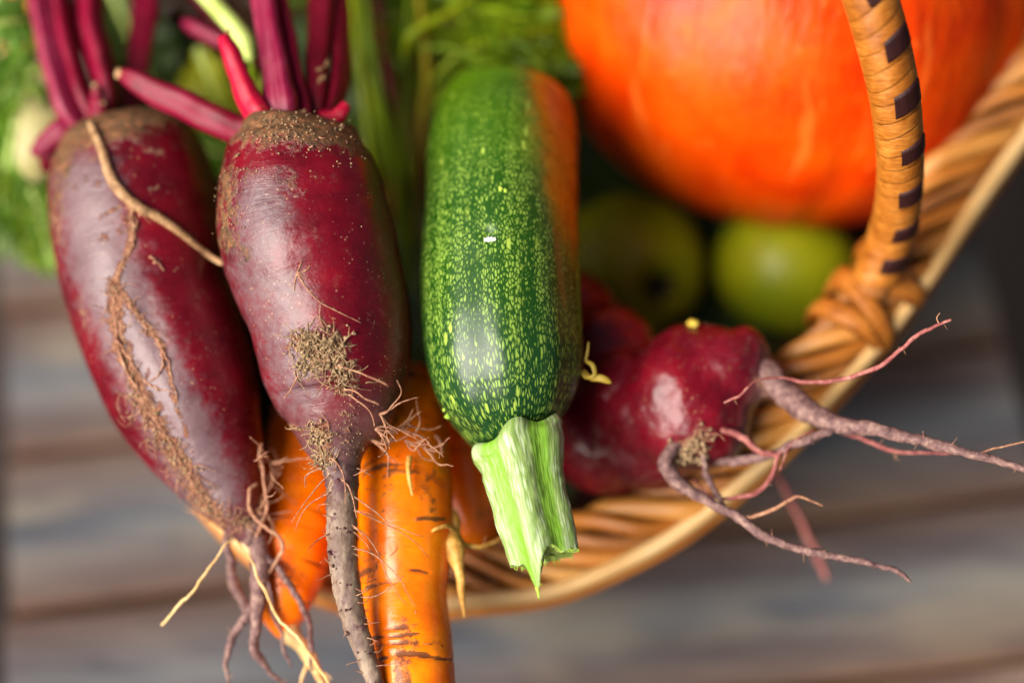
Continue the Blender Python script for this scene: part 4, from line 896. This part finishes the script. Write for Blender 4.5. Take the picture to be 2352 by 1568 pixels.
# ------------------------------------------------------------------ apples
def mat_apple():
    m = Mat('green_apple_skin'); o = m.obj(); n = m.noise(o, 30, 3); sp = m.voro(o, 300, 'F1')
    c = m.ramp(n, [(0.3, (0.13, 0.17, 0.002)), (0.55, (0.24, 0.25, 0.003)), (0.75, (0.33, 0.32, 0.005))])
    c = m.mix(m.rng(sp, 0.05, 0.12, 0.5, 0), c, (0.5, 0.5, 0.2))
    c = m.mix(m.rng(m.noise(o, 55, 4, 0.6), 0.56, 0.7, 0, 0.5), c, (0.20, 0.15, 0.012))
    return m.done(c, 0.42, m.bump(n, 0.3, 0.002), 0.28)
APPLE = mat_apple()
def apple(u, v, dz, r, axis, label, stalk_on=True):
    c = P(u, v, dz); R = pxr(r, dz); ax = nrm(np.array(axis, float)); e1_ = nrm(np.cross(ax, [0.3, 0.9, 0.2])); e2_ = np.cross(ax, e1_); V = []; F = []
    nl, nm = 40, 56
    for i in range(nl + 1):
        th = math.pi * i / nl
        rad = R * (math.sin(th) ** 0.9) * (1 + 0.06 * math.cos(th)); h = R * 0.92 * math.cos(th)
        h -= R * 0.30 * math.exp(-(th / 0.34) ** 2); h += R * 0.22 * math.exp(-((math.pi - th) / 0.30) ** 2)
        for j in range(nm):
            ph = 2 * math.pi * j / nm; k = 1 + 0.02 * math.cos(5 * ph) * (1 - math.cos(th)) / 2 + 0.012 * math.cos(2 * ph + 1)
            V.append(c + (e1_ * math.cos(ph) + e2_ * math.sin(ph)) * rad * k + ax * h)
    for i in range(nl):
        for j in range(nm): F.append((i*nm+j, (i+1)*nm+j, (i+1)*nm+(j+1) % nm, i*nm+(j+1) % nm))
    a = thing('apple', label, 'apple', c - np.array([0, 0, R]), 'green apples in the basket'); b = Bag(); b.add(np.array(V), F); build('body', b, APPLE, a)
    b = Bag(); q = c - ax * R * 0.72                  # dried calyx at the blossom end
    for k in range(5):
        f = 2 * math.pi * k / 5; d = e1_ * math.cos(f) + e2_ * math.sin(f); hair(b, q + d * R * 0.05, d * 0.6 - ax, R * 0.30, R * 0.085, R * 0.02, 6, 0.1, seg=6)
    for _ in range(8): crumb(b, q + rng.normal(size=3) * R * 0.04, R * 0.09)
    build('calyx', b, CALYX, a)
    b = Bag(); hair(b, c + ax * R * 0.55, ax, R * 0.7, R * 0.045, R * 0.05, 8, 0.08, seg=8); build('stalk', b, TWIG, a)
    return a
CALYX = mat_root('calyx_dry', (0.008, 0.006, 0.004), (0.02, 0.014, 0.008), (0.05, 0.035, 0.02))
apple(1452, 615, .165, 172, -(-FWD * 0.88 + RIGHT * 0.38 - UP * 0.33), 'dull green apple beside the zucchini with its dark blossom end showing')
apple(1805, 620, .165, 165, nrm(-FWD * 0.2 + RIGHT * 0.3 + UP * 1.0), 'bright yellow green apple below the pumpkin near the handle base')
apple(505, 225, .150, 100, nrm(FWD + UP * 0.4), 'small green apple far back between the stalks of the two beetroots')

# ------------------------------------------------------------------ greens
def mat_leaf(name, c0, c1, c2, tr=0.25):
    m = Mat(name); o = m.obj(); c = m.ramp(m.noise(o, 60, 4, 0.6), [(0.3, c0), (0.5, c1), (0.72, c2)])
    m.done(c, 0.5, m.bump(m.noise(o, 250, 3), 0.4, 0.001), 0.22)
    tb_ = m.t.nodes.new('ShaderNodeBsdfTranslucent'); m.put(tb_.inputs[0], c); mx = m.t.nodes.new('ShaderNodeMixShader'); mx.inputs[0].default_value = tr
    out = m.t.nodes['Material Output']; m.t.links.new(m.b.outputs[0], mx.inputs[1]); m.t.links.new(tb_.outputs[0], mx.inputs[2]); m.t.links.new(mx.outputs[0], out.inputs[0])
    return m.m
LEAF = mat_leaf('leaf_green', (0.035, 0.10, 0.003), (0.08, 0.18, 0.006), (0.15, 0.28, 0.018))
LEAF_B = mat_leaf('leaf_bright', (0.05, 0.13, 0.010), (0.10, 0.22, 0.022), (0.18, 0.32, 0.05))
LEAF_SHADE = mat_leaf('leaf_shade', (0.012, 0.022, 0.004), (0.025, 0.045, 0.006), (0.05, 0.08, 0.012), .12)  # near-black green, gap shade put into the colour of the added leaves
LEAF_Y = mat_leaf('leaf_yellow_green', (0.20, 0.24, 0.006), (0.33, 0.35, 0.012), (0.42, 0.44, 0.03))
FERN_B = mat_leaf('carrot_frond_bright', (0.08, 0.14, 0.001), (0.17, 0.26, 0.003), (0.29, 0.38, 0.015), 0.25)
FERN = mat_leaf('carrot_frond', (0.030, 0.065, 0.001), (0.070, 0.135, 0.002), (0.15, 0.22, 0.006), 0.2)
STALKG = mat_stem('green_stalk', (0.045, 0.085, 0.001), (0.10, 0.165, 0.002), (0.19, 0.27, 0.008))
STALKY = mat_stem('yellow_stalk', (0.13, 0.11, 0.002), (0.23, 0.18, 0.003), (0.31, 0.26, 0.015))
STALKP = mat_stem('pale_stalk_skin', (0.20, 0.17, 0.06), (0.28, 0.25, 0.10), (0.36, 0.32, 0.16))
STALKYG = mat_stem('olive_stalk', (0.085, 0.125, 0.001), (0.18, 0.235, 0.002), (0.30, 0.37, 0.012))
STALKLG = mat_stem('light_green_stalk', (0.30, 0.40, 0.07), (0.42, 0.52, 0.13), (0.52, 0.62, 0.24))

bunch = thing('carrot_greens', 'feathery bunch of green carrot tops between the middle beetroot and the pumpkin', 'greens', P(930, 560, .13))
def gst(rows, mat, par=bunch, gr=3, depth=.12): 
    b = Bag(); b.tube(rows, 36, 12, disp=lambda t, ph: 1 + depth * np.cos(ph * gr)); return build('stalk', b, mat, par)
for rows, mt in (([(900, 640, .13, 9), (880, 470, .115, 11), (852, 330, .105, 12), (832, 180, .105, 12), (818, 40, .11, 11), (810, -90, .12, 10)], STALKYG),
        ([(945, 660, .14, 10), (932, 480, .125, 13), (905, 330, .118, 14), (872, 190, .115, 13), (850, 60, .12, 12), (835, -90, .13, 11)], STALKG),
        ([(958, 560, .14, 7), (962, 400, .125, 9), (970, 280, .12, 11), (982, 190, .115, 11), (975, 90, .11, 9), (960, -40, .115, 8)], STALKY),
        ([(940, 600, .15, 7), (935, 360, .13, 8), (925, 230, .125, 8), (935, 90, .12, 8), (950, -60, .125, 7)], STALKG),
        ([(890, 600, .15, 7), (878, 400, .13, 8), (860, 250, .125, 8), (840, 90, .12, 8), (836, -60, .125, 7)], STALKG),
        ([(920, 560, .15, 7), (905, 420, .135, 8), (880, 300, .128, 8), (850, 190, .12, 8), (822, 100, .12, 6)], STALKYG),
        ([(880, 620, .16, 10), (905, 400, .145, 11), (900, 250, .14, 12), (885, 120, .135, 13), (872, 20, .13, 13), (860, -90, .135, 12)], STEM_D),
        ([(930, 130, .112, 7), (945, 82, .105, 12), (990, 52, .105, 11), (1050, 20, .108, 9), (1120, -40, .115, 8)], STALKYG),
        ([(960, 110, .105, 5), (1030, 112, .100, 7), (1100, 132, .100, 7), (1170, 160, .102, 5)], STALKG),
        ([(990, 190, .11, 5), (1060, 120, .105, 7), (1150, 90, .105, 7), (1260, 70, .11, 5)], STALKYG)): gst(rows, mt)
def leaflet(bag, p, d, n, L, W):
    sd_ = nrm(np.cross(n, d)); V = [p]
    for f, wv in ((.3, .8), (.55, 1.0), (.8, .65)):
        V += [p + d * L * f + sd_ * W * wv + n * L * .06, p + d * L * f - sd_ * W * wv - n * L * .05]
    V.append(p + d * L); bag.add(np.array(V), [(0, 1, 2), (1, 3, 4, 2), (3, 5, 6, 4), (5, 7, 6)])
def frond(p, d, n, L, mat, parent, wd=1.0):
    b = Bag(); d = nrm(d); n = nrm(n - d * (n @ d)); N = 9; P_ = p; pts = [p]
    for i in range(N):
        d = nrm(d - n * 0.05 + rng.normal(size=3) * 0.07); P_ = P_ + d * L / N; pts.append(P_)
        sd_ = nrm(np.cross(n, d)); l2 = L * 0.42 * wd * (1 - 0.75 * i / N)
        for s_ in (-1, 1):
            dd_ = nrm(sd_ * s_ + d * 0.8 + n * rng.uniform(-.25, .35)); q = P_
            for j in range(3):
                q2 = q + dd_ * l2 / 3
                b.sweep(np.array([q, q2]), [0.0004, 0.0003], 4); q = q2
                for s2 in (-1, 1): leaflet(b, q, nrm(dd_ * 0.7 + s2 * nrm(np.cross(n, dd_)) + rng.normal(size=3) * .25), nrm(n + rng.normal(size=3) * .3), l2 * rng.uniform(.45, .75), l2 * .045)
            leaflet(b, q, dd_, n, l2 * .6, l2 * .05)
    b.sweep(np.array(pts), np.linspace(.0011, .0004, len(pts)), 6); return build('frond', b, mat, parent, smooth=False)
for k, (u, v, dz, du, dv, L) in enumerate(((1000, 150, .12, 1, .4, .07), (950, 60, .12, 1, -.1, .08), (1080, 70, .11, 1, .25, .06), (1150, 140, .11, 1, .25, .045), (1100, 20, .13, 1, -.2, .07), (880, 30, .13, .4, 1, .06),
        (1010, 200, .14, .6, -.3, .05), (1180, 80, .13, .8, .5, .06), (930, 150, .14, -.2, .9, .06), (1060, 130, .10, 1, -.25, .035), (1000, 40, .14, .3, .9, .07), (840, 120, .15, -.1, 1, .06), (1220, 30, .14, .5, -.4, .05),
        (985, 230, .13, .2, .8, .05), (1120, 90, .15, -.6, .5, .07), (900, 330, .16, .1, .9, .06), (1010, 95, .11, 1, .05, .05))):
    frond(P(u, v, dz), RIGHT * du + UP * dv + FWD * rng.uniform(-.1, .3), -FWD + rng.normal(size=3) * .25, L, (FERN, FERN_B, LEAF)[k % 3], bunch, 1.1)

def blade(p, d, n, L, W, curl, ruf, mat, name='green_leaf', seed=0, wav=5):
    d = nrm(d); n = nrm(n - d * (n @ d)); b = Bag(); NU, NV = 26, 13; V = []; q = p.copy(); D_ = d.copy(); N_ = n.copy()
    for i in range(NU):
        t = i / (NU - 1); a = curl / NU; D2 = D_ * math.cos(a) - N_ * math.sin(a); N_ = N_ * math.cos(a) + D_ * math.sin(a); D_ = D2
        if i: q = q + D_ * L / (NU - 1)
        sd_ = np.cross(N_, D_); wdt = W * (math.sin(math.pi * min(1, t * 0.93 + 0.07)) ** 0.7) * (1 + 0.12 * math.sin(t * 19 + seed))
        for j in range(NV):
            s_ = -1 + 2 * j / (NV - 1); V.append(q + sd_ * wdt * s_ + N_ * (abs(s_) * wdt * 0.25 + ruf * W * s_ * s_ * math.sin(t * wav * 6.28 + seed + (1.5 if s_ > 0 else 0)) - 0.04 * W * math.exp(-(s_ / .08) ** 2)))
    b.add(np.array(V), [(i*NV+j, (i+1)*NV+j, (i+1)*NV+j+1, i*NV+j+1) for i in range(NU-1) for j in range(NV-1)])
    return b, q
def leaf_thing(label, u, v, dz, du, dv, df, L, W, curl, ruf, mat, seed, nr=None):
    p = P(u, v, dz); b, q = blade(p, RIGHT * du + UP * dv + FWD * df, -FWD if nr is None else nr, L, W * 0.62, curl, ruf, mat, seed=seed)
    t = thing('leaf', label, 'leaf', p, 'loose green leaves at the basket edge'); build('blade', b, mat, t)
    b2 = Bag(); V = b.verts(); mid_ = V[6::13]; b2.sweep(mid_ + FWD * -0.0002, np.linspace(.0016, .0004, len(mid_)), 6); build('midrib', b2, STALKLG, t); return t
leaf_thing('bright green leaf in the top left corner', -30, 60, .085, 1, .25, .1, .020, .016, .9, .18, LEAF_B, 1)
leaf_thing('broad green leaf at the left edge under the corner leaf', 55, 110, .098, -.5, -1, .2, .045, .016, .6, .2, LEAF_B, 2)
leaf_thing('mid green leaf hanging at the left edge beside the pale stalk', 45, 230, .100, -.25, -1, .05, .050, .016, .5, .22, LEAF, 3)
leaf_thing('dark green leaf at the left edge beside the left beetroot', 20, 380, .112, .25, -1, .1, .040, .014, .5, .2, LEAF, 4)
leaf_thing('yellow green leaf drooping beside the upper left of the left beetroot', 75, 430, .105, .20, -1, .05, .036, .010, .4, .2, LEAF_B, 5)
leaf_thing('lowest green leaf tip at the left, over the planks', 60, 500, .118, .28, -1, .1, .024, .009, .4, .2, LEAF_Y, 6)
leaf_thing('yellow green leaf between the stalks of the two beetroots', 455, 110, .115, .35, -1, -.1, .026, .0085, .7, .2, LEAF_Y, 7)
leaf_thing('small yellow green leaf behind the cut pink stalk', 540, 195, .11, 1, .05, .1, .014, .006, .5, .25, LEAF_Y, 8)
leaf_thing('dark green leaf lying deep behind the diagonal beet stalk', 420, 330, .14, 1, -.2, .1, .035, .018, .4, .15, LEAF, 9)
leaf_thing('added dark leaf standing in for shade behind the red stalks at the top', 250, -40, .15, .35, -.9, .1, .06, .028, .4, .15, LEAF_SHADE, 10)  # dark leaf added to cover the lit wall in the gap between stalks
lf = thing('carrot_greens', 'feathery green tops along the left edge above the planks', 'greens', P(20, 300, .12))
for k, (u, v, dz, du, dv, L) in enumerate(((60, -20, .095, -.6, -1, .035), (75, 60, .10, -.7, -1, .05), (60, 160, .105, -.3, -1, .055), (20, 240, .11, .1, -1, .055), (80, 330, .105, -.2, -1, .045), (30, 400, .115, .35, -1, .04), (90, 450, .11, .1, -1, .03), (-30, 120, .12, .6, -1, .06))):
    frond(P(u, v, dz), RIGHT * du + UP * dv + FWD * rng.uniform(-.1, .2), -FWD + rng.normal(size=3) * .25, L, (LEAF, FERN, LEAF_B)[k % 3], lf, 1.0)
DLB = Bag()  # added leaves, coloured dark so the gaps in the basket read as shade
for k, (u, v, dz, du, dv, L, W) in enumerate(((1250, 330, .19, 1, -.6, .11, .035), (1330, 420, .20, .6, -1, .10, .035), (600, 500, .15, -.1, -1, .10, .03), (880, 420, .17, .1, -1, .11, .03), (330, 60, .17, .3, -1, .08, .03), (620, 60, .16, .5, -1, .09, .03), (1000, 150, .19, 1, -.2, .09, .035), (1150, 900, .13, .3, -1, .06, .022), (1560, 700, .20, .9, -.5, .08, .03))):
    p0 = P(u, v, dz); b_, q_ = blade(p0, RIGHT * du + UP * dv, -FWD, L, W, .3, .12, LEAF_SHADE, seed=k * 1.7)
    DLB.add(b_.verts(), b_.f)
tag(build('gap_shade_leaves', DLB, LEAF_SHADE, kind='stuff'), 'added dark leaves standing in for shade in the gaps deep in the basket', 'leaves')
ps = thing('pale_stalk', 'pale cream stalk standing between the left leaves and the beet stalks', 'stalk', P(75, 400, .1))
b = Bag(); b.tube([(105, 90, .105, 20), (98, 160, .100, 34), (92, 240, .096, 46), (88, 310, .094, 50), (80, 370, .095, 44), (95, 410, .098, 22)], 40, 24, disp=lambda t, ph: 1 + .06 * np.cos(ph * 6), flat=.5); build('stalk', b, STALKP, ps)
lg = thing('green_stalk', 'light green stalk slanting across behind the cut pink beet stalk', 'stalk', P(580, 130, .07))
b = Bag(); b.tube([(578, 140, .056, 12), (572, 112, .056, 20), (545, 70, .058, 21), (505, 25, .062, 20), (455, -30, .068, 20), (380, -100, .075, 18)], 30, 16, disp=lambda t, ph: 1 + .06 * np.cos(ph * 4)); build('stalk', b, STALKLG, lg)
b = Bag(); b.tube([(574, 115, .057, 5), (580, 160, .06, 6), (576, 220, .07, 5)], 16, 8); build('side_stalk', b, STALKG, lg)
ds = thing('beet_stalk', 'loose dusty purple stalk piece beside the green stalk', 'stalk', P(470, 80, .09))
b = Bag(); b.tube([(425, 52, .088, 12), (445, 62, .086, 18), (475, 78, .084, 19), (515, 98, .082, 17), (540, 110, .082, 12)], 20, 16, disp=lambda t, ph: 1 + .08 * np.cos(ph * 3)); build('stalk', b, STEM_L, ds)
ds2 = thing('beet_stalk', 'dark red stalk lying in the gap at the top, left of the green stalk', 'stalk', P(420, 0, .12))
b = Bag(); b.tube([(600, 150, .11, 14), (540, 70, .112, 17), (470, 5, .115, 18), (390, -80, .12, 18)], 24, 14, disp=lambda t, ph: 1 + .1 * np.cos(ph * 3)); build('stalk', b, STEM_D, ds2)

# ------------------------------------------------------------------ small bits
dl = thing('dried_leaf', 'tiny curled dry leaf scrap beside the right flank of the zucchini', 'leaf', P(1345, 850, .03))
DRYL = mat_leaf('dry_leaf', (0.12, 0.085, 0.01), (0.24, 0.17, 0.02), (0.36, 0.24, 0.03), .15)
b = Bag()
for pts in ([(1352, 785, .024, 2), (1350, 805, .024, 3), (1345, 830, .024, 3)], [(1332, 842, .026, 3), (1345, 865, .024, 5), (1365, 862, .022, 5), (1362, 840, .022, 6), (1345, 828, .024, 4)], [(1340, 850, .026, 4), (1358, 868, .024, 6), (1380, 868, .022, 9), (1398, 876, .022, 6), (1404, 880, .022, 2)]):
    b.tube(pts, 20, 8, flat=.35)
build('blade', b, DRYL, dl)
q0, n0 = onsurf(bb_f, 1590, 748, .001)
if q0 is None: q0 = P(1590, 748, .05)
b = Bag(); A = np.array([q0 + RIGHT * s for s in np.linspace(-.0022, .0022, 9)]); b.sweep(A, .0014 * np.sqrt(np.clip(1 - np.linspace(-1, 1, 9) ** 2, .02, 1)), 10, disp=lambda t, ph: 1 + .15 * np.sin(t * 9 + ph))
tag(build('seed', b, mat_root('seed_skin', (0.5, 0.35, 0.03), (0.7, 0.5, 0.06), (0.8, 0.65, 0.15)), loc=q0), 'tiny yellow seed on top of the forked beetroot', 'seed')
